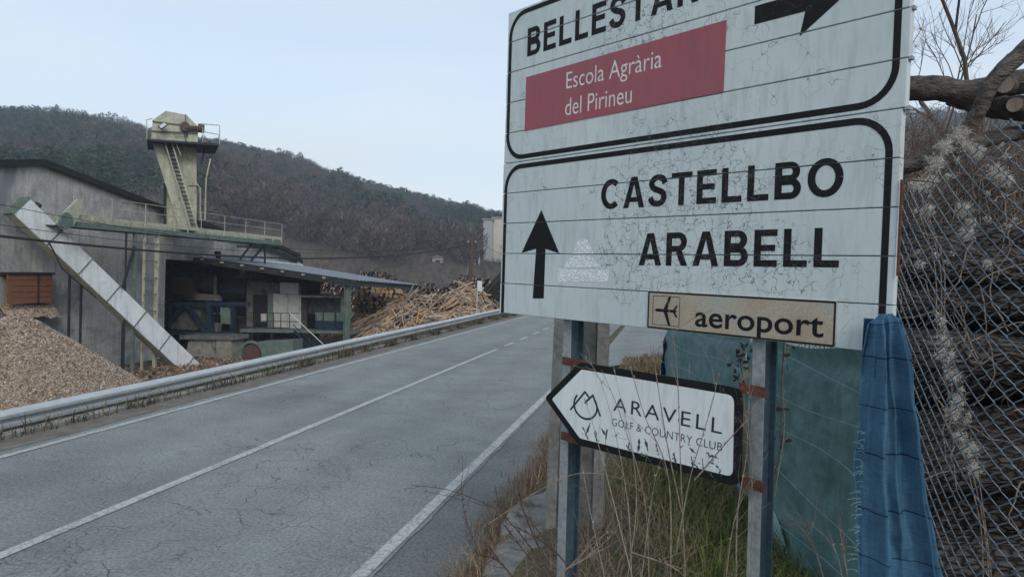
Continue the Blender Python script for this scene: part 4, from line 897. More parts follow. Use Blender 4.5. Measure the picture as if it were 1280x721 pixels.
# ------------------------------------------------------------------ wooded hillside (reads as one mass)
M_WOODS = tint_mat('winter_woodland')
AZT = [math.atan2(ray(p_, 300).x, ray(p_, 300).y) for p_ in (596, 640)]
def forest(name, px_rng, n, kind, rmin, seed, hs=1., rmax=None):
    r_ = np.random.default_rng(seed)
    a0 = math.atan2(ray(px_rng[0], 300).x, ray(px_rng[0], 300).y); a1 = math.atan2(ray(px_rng[1], 300).x, ray(px_rng[1], 300).y)
    a = r_.uniform(a0, a1, n); rr = np.sqrt(r_.uniform(rmin ** 2, ((rmax or RIDGE * 1.02)) ** 2, n))
    x, y = rr * np.sin(a), rr * np.cos(a); z = ground_z(x, y)
    patch = np.sin(x * .031 + 1.7) * np.sin(y * .027) + .6 * np.sin(x * .07 + y * .05)
    keep = (patch + .25 * (x < -90) > .25) if kind == 'pine' else (patch < .75)
    if kind == 'pine': keep |= r_.uniform(size=n) < .20
    if seed < 3: keep &= ~((a > AZT[0]) & (a < AZT[1]) & (rr < 205)); keep &= (rr > rmin + 14 * np.sin(a * 37) + 9 * np.sin(a * 91))
    x, y, z, patch = x[keep], y[keep], z[keep], patch[keep]; n = len(x)
    hgt = r_.uniform(4.5, 8.0, n) * (1.15 if kind == 'pine' else 1) * np.clip(1.25 - rr[keep] / 900, .7, 1.2) * hs * (r_.uniform(.4, 1.2, n) if hs < 1 else 1)
    k = 95 if kind == 'bare' else 80
    T = r_.uniform(size=(n, k)); ph = r_.uniform(0, 2 * np.pi, (n, k))
    if kind == 'bare':
        rad = hgt[:, None] * .36 * np.sqrt(np.sin(np.pi * np.clip(T * .9 + .08, 0, 1))) * np.sqrt(r_.uniform(0, 1, (n, k)))
        zz = hgt[:, None] * (.12 + .85 * T); ln = hgt[:, None] * r_.uniform(.10, .24, (n, k)); wd = hgt[:, None] * r_.uniform(.006, .032, (n, k))
        d = np.stack([np.cos(ph) * .7, np.sin(ph) * .7, r_.uniform(.3, 1.5, (n, k))], -1)
    else:
        rad = hgt[:, None] * .30 * (1.02 - T) ** .7 * np.sqrt(r_.uniform(.05, 1, (n, k)))
        zz = hgt[:, None] * (.15 + .85 * T); ln = hgt[:, None] * r_.uniform(.08, .16, (n, k)); wd = hgt[:, None] * r_.uniform(.02, .05, (n, k))
        d = np.stack([np.cos(ph), np.sin(ph), r_.uniform(-.2, .5, (n, k))], -1)
    d /= np.linalg.norm(d, axis=-1)[..., None]
    c = np.stack([x[:, None] + rad * np.cos(ph), y[:, None] + rad * np.sin(ph), z[:, None] + zz], -1)
    s_ = np.cross(d, r_.normal(size=(n, k, 3))); s_ /= np.linalg.norm(s_, axis=-1)[..., None]
    V = np.stack([c - s_ * wd[..., None], c + s_ * wd[..., None], c + d * ln[..., None] + s_ * wd[..., None] * .25], 2).reshape(-1, 3)
    if kind == 'bare':
        pal = np.array([[.10, .083, .078], [.115, .095, .085], [.085, .078, .08], [.13, .105, .08], [.105, .08, .082], [.085, .09, .07]])
    else:
        pal = np.array([[.030, .054, .030], [.042, .068, .034], [.033, .06, .04], [.056, .078, .038]])
    tc = pal[r_.integers(0, len(pal), n)] * r_.uniform(.75, 1.25, (n, 1))
    C_ = np.repeat(tc[:, None, :], k * 3, 1).reshape(-1, 3) * np.repeat(r_.uniform(.75, 1.3, n * k), 3)[:, None]
    return tag(np_mesh(name, V, np.arange(len(V)).reshape(-1, 3), M_WOODS, C_), kind='stuff')
f1 = forest('bare_woodland', (-90, 680), 8600, 'bare', 150, 1); tag(f1, 'leafless brown and violet woodland covering the hillside behind the sawmill', 'woodland')
f2 = forest('pine_woodland', (-90, 680), 4000, 'pine', 170, 2); tag(f2, 'dark green pines scattered in patches over the hillside', 'woodland')
f3 = forest('bare_woodland', (1080, 1340), 1100, 'bare', 200, 3); tag(f3, 'leafless woodland on the far slope behind the fenced logs', 'woodland')

f4 = forest('field_scrub', (330, 650), 1500, 'bare', 112, 4, .17, 175); tag(f4, 'low brown scrub scattered over the sloping field', 'scrub')
# ------------------------------------------------------------------ timber yard
def bark_mat(name, c1, c2, stretch=(1, 1, .18)):
    m = NT(name); v = m.coords(stretch, rand=True)
    vo = m.n('ShaderNodeTexVoronoi', feature='DISTANCE_TO_EDGE'); vo.inputs['Scale'].default_value = 26; m.l(v, vo.inputs['Vector'])
    a = m.noise(v, 18, 5, .7); g_ = m.ramp(vo.outputs['Distance'], [(0, 0.), (.18, 1.)])
    oi = m.n('ShaderNodeObjectInfo')
    c = m.mix(g_, tuple(x * .35 for x in c1), m.ramp(a, [(.3, c1), (.7, c2)])); c = m.mix(.8, c, m.ramp(oi.outputs['Random'], [(0, .65), (1, 1.3)]), 'MULTIPLY')
    m.bump(m.math('ADD', g_, a), .8, .02); return m.done(c, .95, 0, .1)
M_BARK = bark_mat('dark_bark', (.032, .028, .026), (.088, .078, .07), (1, 1, .4)); M_LIMB = mat('rough_limb_bark', (.045, .038, .034), (.17, .15, .135), 16, .95, 0, 1., .03, 60, (.35, 1.6, 1.6)); M_BARK2 = bark_mat('brown_bark', (.10, .07, .052), (.20, .15, .115)); M_POLE = bark_mat('peeled_poles', (.33, .255, .185), (.54, .44, .34), (1, 1, .08))
def end_mat(name, c1, c2):
    m = NT(name); v = m.coords((1, 1, 0), rand=False); ln = m.n('ShaderNodeVectorMath', operation='LENGTH'); m.l(v, ln.inputs[0])
    rg = m.math('SINE', m.math('ADD', m.math('MULTIPLY', ln.outputs['Value'], 320.), m.math('MULTIPLY', m.noise(v, 9, 3), 9.)))
    oi = m.n('ShaderNodeObjectInfo'); c = m.ramp(m.math('ADD', m.math('MULTIPLY', rg, .06), m.noise(v, 7, 5)), [(.3, c1), (.75, c2)])
    c = m.mix(.8, c, m.ramp(oi.outputs['Random'], [(0, .7), (1, 1.25)]), 'MULTIPLY'); return m.done(c, .9, 0, .1)
M_END = end_mat('fresh_log_end', (.46, .29, .16), (.68, .48, .31)); M_END2 = end_mat('weathered_log_end', (.22, .175, .135), (.40, .34, .28))
def log_mesh(name, r, ln, mb, me_, n=10, rings=3, bend=.03, wob=.06, seed=0):
    rd = random.Random(seed); b = MB(); vs = []
    ph = rd.uniform(0, 6)
    for i in range(rings + 1):
        t = i / rings; cx = bend * ln * math.sin(math.pi * t) ; 
        for j in range(n):
            th = 2 * math.pi * j / n; rr = r * (1 - .12 * t) * (1 + wob * mnoise.noise((math.cos(th) * 2 + seed, math.sin(th) * 2, t * ln * 1.5)))
            vs.append((cx + rr * math.cos(th), rr * math.sin(th), ln * (t - .5)))
    b.add(vs, [(i * n + j, i * n + (j + 1) % n, (i + 1) * n + (j + 1) % n, (i + 1) * n + j) for i in range(rings) for j in range(n)])
    b.add([], []); k = len(b.v); b.f += [tuple(range(n))[::-1], tuple(range(rings * n, (rings + 1) * n))]; b.m += [1, 1]
    me = bpy.data.meshes.new(name); me.from_pydata([tuple(v) for v in b.v], [], b.f); me.materials.append(mb); me.materials.append(me_)
    me.polygons.foreach_set('material_index', b.m); me.polygons.foreach_set('use_smooth', [mi == 0 for mi in b.m]); me.update(); return me
def place(name, me, c, d, label, cat, group, roll=0):
    o = bpy.data.objects.new(name, me); COL.objects.link(o); o.location = c
    q = Vector(d).to_track_quat('Z', 'Y'); o.rotation_euler = (q.to_matrix() @ Matrix.Rotation(roll, 3, 'Z')).to_euler(); return tag(o, label, cat, group)
def soup(name, items, m, nside=6):       # many small cylinders in one mesh: (centre, dir, r, len, colour)
    V = []; F = []; C_ = []
    for c, d, r, ln, col, ecol in items:
        d = Vector(d).normalized(); a = d.orthogonal().normalized(); e = d.cross(a); b0 = len(V)
        for t in (-.5, .5):
            for j in range(nside): V.append(c + d * ln * t + (a * math.cos(6.2832 * j / nside) + e * math.sin(6.2832 * j / nside)) * r); C_.append(col)
        F += [(b0 + j, b0 + (j + 1) % nside, b0 + nside + (j + 1) % nside, b0 + nside + j) for j in range(nside)]
        b0 = len(V)
        for t in (-.501, .501):
            for j in (0, 2, 3, 5) if nside == 6 else range(4): V.append(c + d * ln * t + (a * math.cos(6.2832 * j / nside) + e * math.sin(6.2832 * j / nside)) * r * .97); C_.append(ecol)
        F += [(b0, b0 + 1, b0 + 2, b0 + 3), (b0 + 7, b0 + 6, b0 + 5, b0 + 4)]
    return np_mesh(name, np.array([tuple(v) for v in V]), np.array(F), m, np.array(C_), 'stuff')
M_LOGS = tint_mat('stacked_log_wood')
# stack of cut logs, ends to the road
me_l = [log_mesh('log', .19 * f, 3.2, M_BARK2, M_END, 10, 2, 0, .08, i) for i, f in enumerate((1, .85, 1.15, .95, .75))]
c0 = at(448, 392, 62); c1 = at(506, 392, 62); dxy = (c1 - c0); dxy.z = 0; wid = dxy.length; dxy.normalize(); fwd = Vector((-dxy.y, dxy.x, 0)); gz0 = gz(c0.x, c0.y) - .05
zt_ = at(476, 357, 62).z; row = 0; z = gz0 + .2
while z < zt_:
    x = (row % 2) * .2 + max(0, (z - zt_ + 1.2)) * .7 * random.uniform(.5, 1.2)
    while x < wid:
        i = random.randrange(5); c = c0 + dxy * x + fwd * random.uniform(-.35, .35); c.z = z + random.uniform(-.03, .03)
        place('log', me_l[i], c, (fwd + dxy * random.uniform(-.05, .05)), 'short cut log with pale orange end in the stack seen past the canopy post', 'log', 'cut logs stacked with their ends to the road', random.uniform(0, 6)); x += random.uniform(.34, .44)
    z += .33; row += 1
# heap of loose peeled poles
HC = at(566, 405, 54); HC.z = gz(HC.x, HC.y); HT = at(575, 364, 54).z - HC.z; HR = 9.6
def heap(x, y):
    r = math.hypot(x / 1.0, y / 1.1) / HR; return HT * max(0, 1 - r) ** .62 * (1 + .08 * math.sin(x * 1.3) + .06 * math.sin(y * 1.7 + x)) if r < 1 else 0
b = MB(); b.grid(lambda i, j: Vector((HC.x + (i - .5) * 2.1 * HR, HC.y + (j - .5) * 2.3 * HR, HC.z - .35 + heap((i - .5) * 2.1 * HR, (j - .5) * 2.3 * HR) * .93 + .1 * mnoise.noise((i * 30, j * 30, 0)))), 40, 40)
M_HEAP = mat('packed_bark_and_branches', (.05, .038, .03), (.13, .10, .08), 6, .95, 0, .6, dist=.1)
tag(b.build('brushwood_core', M_HEAP), 'dark packed brushwood inside the heap of loose poles', 'brushwood', kind='stuff')
me_p = [log_mesh('pole', r, l, M_POLE, M_END2, 6, 4, bd, .1, i + 20) for i, (r, l, bd) in enumerate(((.045, 3.2, .05), (.055, 2.6, -.04), (.04, 2.2, .08), (.065, 3.6, .02), (.035, 1.8, -.07)))]
extra = []
for k in range(1500):
    th = random.uniform(math.pi * .85, math.pi * 2.15); r = HR * math.sqrt(random.uniform(0, .95)) ; x, y = r * math.cos(th), r * math.sin(th) * 1.05
    z = heap(x, y); nx = (heap(x + .3, y) - heap(x - .3, y)) / .6; ny = (heap(x, y + .3) - heap(x, y - .3)) / .6
    down = Vector((-nx, -ny, -(nx * nx + ny * ny))); down = down.normalized() if down.length > .01 else Vector((1, 0, 0))
    tang = Vector((-ny, nx, 0)); tang = tang.normalized() if tang.length > .01 else Vector((0, 1, 0))
    a = random.gauss(0, .75); d = (down * math.cos(a) + tang * math.sin(a) + Vector((0, 0, random.gauss(0, .05)))).normalized()
    c = HC + Vector((x, y, z + random.uniform(.0, .22)))
    if k < 290 and y < 2.5: place('pole', random.choice(me_p), c + Vector((0, 0, .08)), d, 'slender peeled pole lying loose on the pale heap behind the guard rail', 'pole', 'loose peeled poles in the heap', random.uniform(0, 6))
    else:
        col = random.choice(((.42, .34, .265), (.30, .225, .155), (.48, .40, .32), (.40, .25, .14), (.20, .15, .115), (.46, .31, .18))); extra.append((c, d, random.uniform(.03, .06), random.uniform(1.2, 3.2), col, (.40, .32, .24)))
tag(soup('brushwood_poles', extra, M_LOGS), 'mass of further thin poles and branches filling the heap', 'poles', kind='stuff')
# dark log decks farther off
far = []
for (pxa, pxb, pyt, Y, r, dark) in ((345, 470, 345, 84, .19, 1), (330, 420, 352, 76, .17, 1), (455, 560, 344, 82, .18, 1), (520, 640, 346, 74, .18, 1), (560, 650, 343, 92, .2, .8), (400, 540, 339, 100, .22, .9), (600, 680, 352, 66, .16, .9)):
    p, q = at(pxa, pyt, Y), at(pxb, pyt, Y); d = q - p; d.z = 0; wd = d.length; d.normalize(); fw = Vector((-d.y, d.x, 0)); g0 = gz((p.x + q.x) / 2, Y)
    nrow = max(2, int((p.z - g0) / (r * 1.75)) + 1)
    for k in range(nrow):
        x = random.uniform(0, r)
        while x < wd:
            edge = min(x, wd - x) ; hcap = nrow * (.72 + .28 * math.sin(x * .5 + pxa)) * min(1, .35 + edge / 3)
            if k < hcap:
                c = p + d * x + fw * random.uniform(-.4, .4); c.z = g0 + r + k * r * 1.75 + random.uniform(-.05, .05); f_ = random.uniform(.6, 1.25) * dark
                ec = random.choice(((.32, .22, .155), (.17, .12, .095), (.40, .28, .19), (.22, .15, .12), (.12, .09, .08)))
                far.append((c, fw + d * random.uniform(-.15, .15), r * random.uniform(.7, 1.05), 3.5, (.075 * f_, .058 * f_, .05 * f_), tuple(e * f_ for e in ec)))
            x += r * random.uniform(1.8, 2.3)
tag(soup('log_decks', far, M_LOGS), 'long dark decks of stacked logs filling the far timber yard', 'logs', kind='stuff')
me_d = log_mesh('log', .12, 5.5, M_BARK, M_END2, 8, 3, .01, .08, 77)
for k in range(16):
    p = at(600 + k * 2.6, 383 - (k % 4) * 7, 58 - (k % 3)); place('log', me_d, p, (at(632 + k * 2, 350, 60) - at(602 + k * 2, 384, 58)), 'long dark log leaning in the slanted row beside the white notice board', 'log', 'slanted dark logs by the utility pole', random.uniform(0, 6))
# dark heap in front of the cut logs
heap2 = []
HB = at(466, 408, 57)
for k in range(170):
    x = random.gauss(0, 1.4); y = random.uniform(-1.2, 1.2); g0 = gz(HB.x, HB.y); top = max(.1, (HB.z - g0 + .3) * math.exp(-x * x / 5)); c = Vector((HB.x + x, HB.y + y, g0 + random.uniform(0, top)))
    heap2.append((c, (random.gauss(0, 1), random.gauss(0, .5), random.gauss(0, .35)), random.uniform(.03, .1), random.uniform(.8, 2), (.06, .05, .045), (.15, .12, .10)))
tag(soup('offcut_heap', heap2, M_LOGS), 'dark heap of offcuts in front of the cut log stack', 'offcuts', kind='stuff')

# ------------------------------------------------------------------ utility pole, cables, notice board, far buildings
M_WOODP = mat('creosoted_pole_wood', (.05, .035, .027), (.10, .075, .058), 8, .9, 0, .3, stretch=(1, 1, .1))
M_CABLE = mat('black_cable', (.015, .016, .018), (.03, .031, .033), 5, .6, 0, 0)
pt, pb = at(590, 297, 57), at(585.5, 397, 56); pb.z = gz(pb.x, pb.y) - .3
up = thing('utility_pole', pb, 'dark brown wooden utility pole rising from the heap of pale poles', 'utility pole')
MB().tube([pb, pb * .5 + pt * .5, pt], [.17, .15, .12], 10).build('shaft', M_WOODP, up, True)
MB().bar(pt + Vector((-.35, 0, -.45)), pt + Vector((.35, 0, -.45)), .09, .1).build('cross_arm', M_WOODP, up)
for x in (-.3, .0, .3): MB().tube([pt + Vector((x, 0, -.38)), pt + Vector((x, 0, -.22))], [.05, .035], 8).build('insulator', M_GALV, up)
def cable(name, P, Q, sag, r, label):
    pts = [P.lerp(Q, t) - Vector((0, 0, sag * 4 * t * (1 - t))) for t in np.linspace(0, 1, 40)]
    tag(MB().tube(pts, r, 5).build(name, M_CABLE), label, 'cable', 'overhead cables to the utility pole')
cable('cable', at(-60, 288, 20), pt + Vector((-.1, 0, -.5)), (.95), .042, 'thick black overhead cable sagging lowest across the mill to the utility pole')
cable('cable', at(-60, 243, 22), pt + Vector((-.3, 0, -.22)), 1.25, .012, 'thin upper cable crossing the plastered gable')
cable('cable', at(-60, 272, 24), pt + Vector((0, 0, -.22)), 1.1, .012, 'thin middle cable above the thick black cable')
cable('cable', pt + Vector((.3, 0, -.22)), at(760, 356, 40), .5, .014, 'cable running from the utility pole behind the big sign')
for k, (dx, dy) in enumerate(((-12, 46), (-7, 47))):
    a, c = at(589, 312, 57), at(589 + dx - 8, 312 + dy - 6, 58); c.z = gz(c.x, c.y); tag(MB().tube([a, c], .012, 4).build('guy_wire', M_GALV), ('left' if k == 0 else 'right') + ' of the two thin guy wires staying the utility pole', 'wire', 'guy wires of the pole')
nbp = at(595.5, 398, 36); nbp.z = gz(nbp.x, nbp.y); nbt = at(597, 351, 36)
nb_ = thing('notice_board', nbp, 'small white notice board on a thin white post behind the guard rail', 'sign')
MB().tube([nbp - Vector((0, 0, .3)), nbt], .028, 8).build('post', M_WHITED, nb_)
MB().prism([at(x, y, 36) for x, y in ((596.5, 363.5), (602.5, 364.8), (602.7, 351.5), (596.8, 350.6))], (0, .03, 0)).build('board', M_WHITEP, nb_)
def house(pxa, pxb, pyt, pyb, Y, label, m_, roof=None, cols=2, rows=2, dep=6):
    base = at((pxa + pxb) / 2, pyb, Y); h = thing('house', base, label, 'building')
    P = [at(pxa, pyb + 6, Y), at(pxb, pyb + 6, Y), at(pxb, pyt, Y), at(pxa, pyt, Y)]; back = Vector((base.x, base.y, 0)).normalized() * dep
    MB().prism(P, back).build('wall', m_, h); sdv = (P[1] - P[0]).normalized() * .4; uz = Vector((0, 0, 1))
    f = back.normalized()
    if roof == 'gable':
        mid_ = (P[2] + P[3]) / 2 + uz * (pxb - pxa) / 900 * Y * .22
        MB().prism([P[3] - sdv - f * .4, P[2] + sdv - f * .4, mid_ - f * .4], back + f * .8).build('roof', M_ROOFT, h)
    else: MB().prism([P[3] - sdv - f * .3, P[2] + sdv - f * .3, P[2] + sdv - f * .3 + uz * .4, P[3] - sdv - f * .3 + uz * .4], back + f * .6).build('roof', M_CONC, h)
    W_, H_ = P[1] - P[0], P[3] - P[0]
    for i in range(cols):
        for j in range(rows):
            c = P[0] + W_ * ((i + .5) / cols) + H_ * ((j + .6) / rows)
            wn_ = MB().box(c - f * .02, W_ * (.2 / cols), f * .06, H_ * (.26 / rows)).build('window', M_FASCIA, h); MB().box(c - f * .1 - H_ * (.3 / rows), W_ * (.26 / cols), f * .08, uz * .08).build('sill', M_CONC, wn_)
    return h
M_ROOFT = mat('faded_roof_tiles', (.17, .12, .10), (.26, .19, .155), 3, .9)
M_CREAM = mat('cream_render', (.50, .49, .42), (.60, .58, .50), 1, .9, bump=.1); M_GREYB = mat('pale_grey_cladding', (.30, .33, .33), (.40, .43, .43), .6, .8, bump=.05, stretch=(4, 4, .2))
house(604, 616, 275, 322, 190, 'tall pale grey tower block at the left edge of the big sign', M_GREYB, None, 0, 0, 10)
house(616.5, 632, 273, 322, 192, 'tall cream tower block right beside the big sign', M_CREAM, None, 0, 0, 10)
house(540, 554, 322, 336, 150, 'small whitish hut with tiled roof left of the utility pole', M_WHITED, 'gable', 1, 1)
house(566, 584, 321, 333, 165, 'long low pale house at the foot of the wooded hill', M_WHITED, 'gable', 3, 1)
house(592, 600, 318, 332, 160, 'narrow pale house right of the utility pole top', M_WHITED, 'gable', 1, 1)

# ------------------------------------------------------------------ fence, tarpaulins and the logs behind them
UZ = Vector((0, 0, 1))
FP = [Vector(p) for p in ((2.75, 2.1, 0), (2.3, 2.28, 0), (2.03, 2.5, 0), (1.88, 2.72, 0), (1.84, 2.95, 0), (1.87, 3.3, 0), (1.94, 3.75, 0), (1.96, 4.6, 0), (1.98, 6.0, 0), (2.02, 7.6, 0), (2.05, 9.0, 0))]
def crv(P, n=24):
    Q = [2 * P[0] - P[1]] + P + [2 * P[-1] - P[-2]]; res = []
    for i in range(1, len(Q) - 2):
        for k in range(n):
            t = k / n; a, b_, c, d = Q[i - 1], Q[i], Q[i + 1], Q[i + 2]
            res.append(.5 * ((2 * b_) + (c - a) * t + (2 * a - 5 * b_ + 4 * c - d) * t * t + (3 * b_ - a - 3 * c + d) * t ** 3))
    return res + [P[-1]]
FC = crv(FP); FS = [0]
for a, c in zip(FC, FC[1:]): FS.append(FS[-1] + (c - a).length)
def fpos(s_):
    s_ = min(max(s_, 0), FS[-1] - 1e-4); i = int(np.searchsorted(FS, s_)); i = max(1, i); t = (s_ - FS[i - 1]) / (FS[i] - FS[i - 1]); p = FC[i - 1].lerp(FC[i], t); d = (FC[i] - FC[i - 1]).normalized(); return p, d, Vector((-d.y, d.x, 0))
M_WIRE = mat('bluish_galvanised_wire', (.15, .19, .235), (.27, .325, .385), 8, .45, .4, .05)
M_TIE = mat('pale_cyan_tie_wire', (.25, .38, .42), (.35, .48, .52), 8, .5, .1, 0)
fence = thing('chain_link_fence', Vector((1.88, 3.0, .1)), 'blue grey chain link fence in front of the dark log pile at the right', 'fence')
MP = .072; MW = .037; nw_ = int(3.05 / MW)
for i in range(nw_):
    s0 = .35 + i * MW; pts = []
    top = 2.42 + .22 * math.exp(-((s0 - .95) / .45) ** 2) - .06 * math.sin(s0 * 3) ; k = 0; z = .12; zs = []
    while z < top: zs.append(z); z += MP / 2
    for k, z in enumerate(zs):
        sg = 1 if (k + i) % 2 == 0 else -1
        for dz, ds, dn in ((-.0055, .0022, -.0026), (0, -.001, 0), (.0055, .0022, .0026)):
            ss = s0 + sg * (MW / 2 + .003 - ds) + .008 * math.sin(z * 3 + s0 * 2); p, d, nn_ = fpos(ss)
            pts.append(p + nn_ * (dn * (1 if i % 2 else 1) + .03 * math.sin(z * 1.7 + 1) * math.sin(s0 * 2.2)) + UZ * (z + dz + .05 * math.sin(s0 * 1.9)))
    MB().tube(pts, .0029, 4).build('wire', M_WIRE, fence, True)
for s_ in (.2, 3.5, 6.2, 8.6):
    p, d, nn_ = fpos(s_); MB().tube([p - nn_ * -.05 + UZ * -.3, p - nn_ * -.05 + UZ * (2.3 if s_ < 3 else 1.35)], .024, 8).build('fence_post', M_POSTST, fence)
for z in (.45, .75, 1.02, 1.28, 1.5):
    pts = [fpos(s_)[0] + fpos(s_)[2] * .17 + UZ * (z + .04 * math.sin(s_ * 2 + z * 9)) for s_ in np.linspace(1.9, 8.6, 70)]; MB().tube(pts, .0018, 4).build('strand', M_TIE, fence)
def cloth_mat(name, c1, c2, weave, stripes=None, ur=(1, 1), alpha=0):
    m = NT(name); v = m.coords(kind='UV'); mpn = m.n('ShaderNodeMapping'); mpn.inputs['Scale'].default_value = (ur[0], ur[1], 1); m.l(m.tc.outputs['UV'], mpn.inputs['Vector'])
    o = m.coords(rand=False); a = m.noise(o, 3.5, 5, .65); sep = m.n('ShaderNodeSeparateXYZ'); m.l(mpn.outputs[0], sep.inputs[0])
    wx = m.math('SINE', m.math('MULTIPLY', sep.outputs['X'], weave)); wy = m.math('SINE', m.math('MULTIPLY', sep.outputs['Y'], weave)); wv = m.math('ADD', wx, m.math('MULTIPLY', wy, 1.5))
    c = m.ramp(a, [(.3, c1), (.7, c2)]); c = m.mix(.6, c, m.ramp(m.noise(m.coords((1, 1, 14), rand=False), 30, 2), [(.3, .6), (.7, 1.3)]), 'MULTIPLY')
    c = m.mix(.4, c, m.ramp(m.noise(m.coords((8, 8, .6), rand=False), 12, 3), [(.3, .65), (.7, 1.3)]), 'MULTIPLY'); wv = m.noise(m.coords((1, 1, 14), rand=False), 30, 2)
    if stripes:
        per, wd, col = stripes
        fr_ = m.math('FRACT', m.math('ADD', m.math('MULTIPLY', sep.outputs['Y'], per), m.math('MULTIPLY', m.noise(o, 5, 2), .05))); c = m.mix(m.math('MULTIPLY', m.math('LESS_THAN', fr_, wd), .85), c, col)
        fx = m.math('FRACT', m.math('MULTIPLY', sep.outputs['X'], 3.)); c = m.mix(m.math('MULTIPLY', m.math('LESS_THAN', fx, .03), .3), c, tuple(min(1, x * 2.6) for x in c2))
    m.bump(m.math('ADD', wv, m.math('MULTIPLY', a, 2.)), .35, .004); m.done(c, .75, 0, .25)
    tr = m.n('ShaderNodeBsdfTranslucent'); m.l(c, tr.inputs['Color']); mx = m.n('ShaderNodeMixShader'); mx.inputs[0].default_value = .22; ou = m.t.nodes['Material Output']
    m.l(m.b.outputs[0], mx.inputs[1]); m.l(tr.outputs[0], mx.inputs[2]); m.l(mx.outputs[0], ou.inputs['Surface']); return m.mat
M_TARPG = cloth_mat('green_tarpaulin', (.10, .20, .205), (.18, .31, .31), 900)
M_TARPL = cloth_mat('pale_teal_tarpaulin', (.10, .19, .20), (.19, .30, .31), 700)
M_TARPW = cloth_mat('painted_highlight_tarpaulin', (.26, .38, .40), (.38, .52, .54), 700)  # paler than the green sheet: highlight of its curled edge put into the colour
M_TARPB = cloth_mat('blue_woven_cloth', (.045, .125, .215), (.085, .20, .31), 60, (8.5, .03, (.008, .022, .04)), (1, 1))
M_TARPN = cloth_mat('deep_blue_tarpaulin', (.012, .045, .11), (.03, .095, .20), 500)
# green sheet along the fence
def tarp_pt(i, j, s0, s1, zt_, zb_, amp):
    s_ = s0 + (s1 - s0) * i; p, d, nn_ = fpos(s_); top = zt_(i); bot = zb_(i); z = top + (bot - top) * j
    fold = amp * (math.sin(i * 17 + j * 2) * .5 + math.sin(i * 6 + 2 - j * 3)) * (.25 + j) + .03 * mnoise.noise((i * 9 + j * 5, j * 9 - i * 3, 3)) + .012 * mnoise.noise((i * 30 + j * 16, j * 22 - i * 9, 5)) - .05 * math.exp(-((j - .06) / .05) ** 2)
    return p + nn_ * (.095 + fold) + UZ * z
s_near = 3.0; s_a = 4.9
t1 = MB(); t1.grid(lambda i, j: tarp_pt(i, j, 2.0, 4.05, lambda q: 1.66 + .03 * math.cos(q * 5) - .05 * math.sin(math.pi * q), lambda q: .22 + .10 * q * q, .034), 90, 70)
tag(t1.build('green_tarpaulin', M_TARPG, None, True), 'dark green tarpaulin sheet hung on the fence beside the right sign post', 'tarpaulin')
t2 = MB(); t2.grid(lambda i, j: tarp_pt(i, j, 4.1, 7.4, lambda q: 1.60 - .10 * q, lambda q: .25, .03), 90, 40)
tag(t2.build('pale_tarpaulin', M_TARPL, None, True), 'pale teal tarpaulin with dark leaves seen under the airport plate', 'tarpaulin')
t3 = MB(); t3.grid(lambda i, j: tarp_pt(i, j, 7.42, 8.7, lambda q: 1.44, lambda q: .05, .0) + fpos(7.42 + 1.28 * i)[2] * (.10 * math.sin(i * 26 + j * 2.5) * (.4 + .6 * j) - .02), 90, 24)
tag(t3.build('blue_tarpaulin', M_TARPN, None, True), 'deep blue gathered tarpaulin at the far end of the fence', 'tarpaulin')
# lifted bottom corner of the green sheet
fl = MB(); q0, q1 = at(966, 632, 5.05), at(1012, 735, 4.2)
fl.grid(lambda i, j: q0.lerp(q1, j) + Vector((-.02 - .10 * i * (1 - .4 * j), -.10 * i, -.16 * i)) + Vector((0, -.05 * math.sin(i * 3), .03 * math.sin(j * 8 + i * 3))), 10, 24)
tag(fl.build('tarpaulin_flap', M_TARPW, None, True), 'curled lower edge of the green tarpaulin by the grass, highlight painted pale', 'tarpaulin')
# blue cloth tied at the corner of the big sign
bl_t = [at(1096, 393, 2.54), at(1124, 393, 2.56)]
path = [(1100, 392, 1117, 392, 2.53), (1086, 405, 1127, 398, 2.50), (1085, 440, 1131, 440, 2.48), (1082, 500, 1142, 500, 2.46), (1081, 550, 1151, 550, 2.45), (1080, 620, 1163, 620, 2.44), (1080, 680, 1177, 680, 2.43), (1079, 730, 1190, 730, 2.42), (1076, 800, 1185, 800, 2.41), (1072, 860, 1190, 860, 2.40)]
def blue_pt(i, j):
    q = j * (len(path) - 1); k = min(int(q), len(path) - 2); t = q - k; A_, B_ = path[k], path[k + 1]; r_ = [A_[m] * (1 - t) + B_[m] * t for m in range(5)]
    w_ = i * i * (3 - 2 * i) * .45 + i * .55
    P = at(r_[0] + (r_[2] - r_[0]) * w_, r_[1] + (r_[3] - r_[1]) * w_, r_[4]); g_ = min(1, j * 4 + .12)
    ph = i * 7.2 + .7 * math.sin(j * 2.3 + i * 2) + .5 + j * .8
    dep = .085 * g_ * (abs(math.sin(ph)) ** .75 - .5) + .03 * g_ * (abs(math.sin(ph * 2.3 + 1 + j)) - .5) - .06 * math.sin(math.pi * i) * g_
    dep += .016 * g_ * mnoise.noise((i * 5 + j * 4, j * 11 - i * 5, 5)) + .004 * mnoise.noise((i * 22, j * 40, 8))
    return P + Vector((.010 * mnoise.noise((i * 3, j * 7, 3)), dep, 0)) + UZ * .004 * mnoise.noise((i * 12, j * 18, 1))
b = MB(); b.grid(blue_pt, 80, 120); bc = b.build('blue_cloth', M_TARPB, None, True)
tag(bc, 'long blue woven cloth with dark stripes hanging from the corner of the big sign', 'cloth')
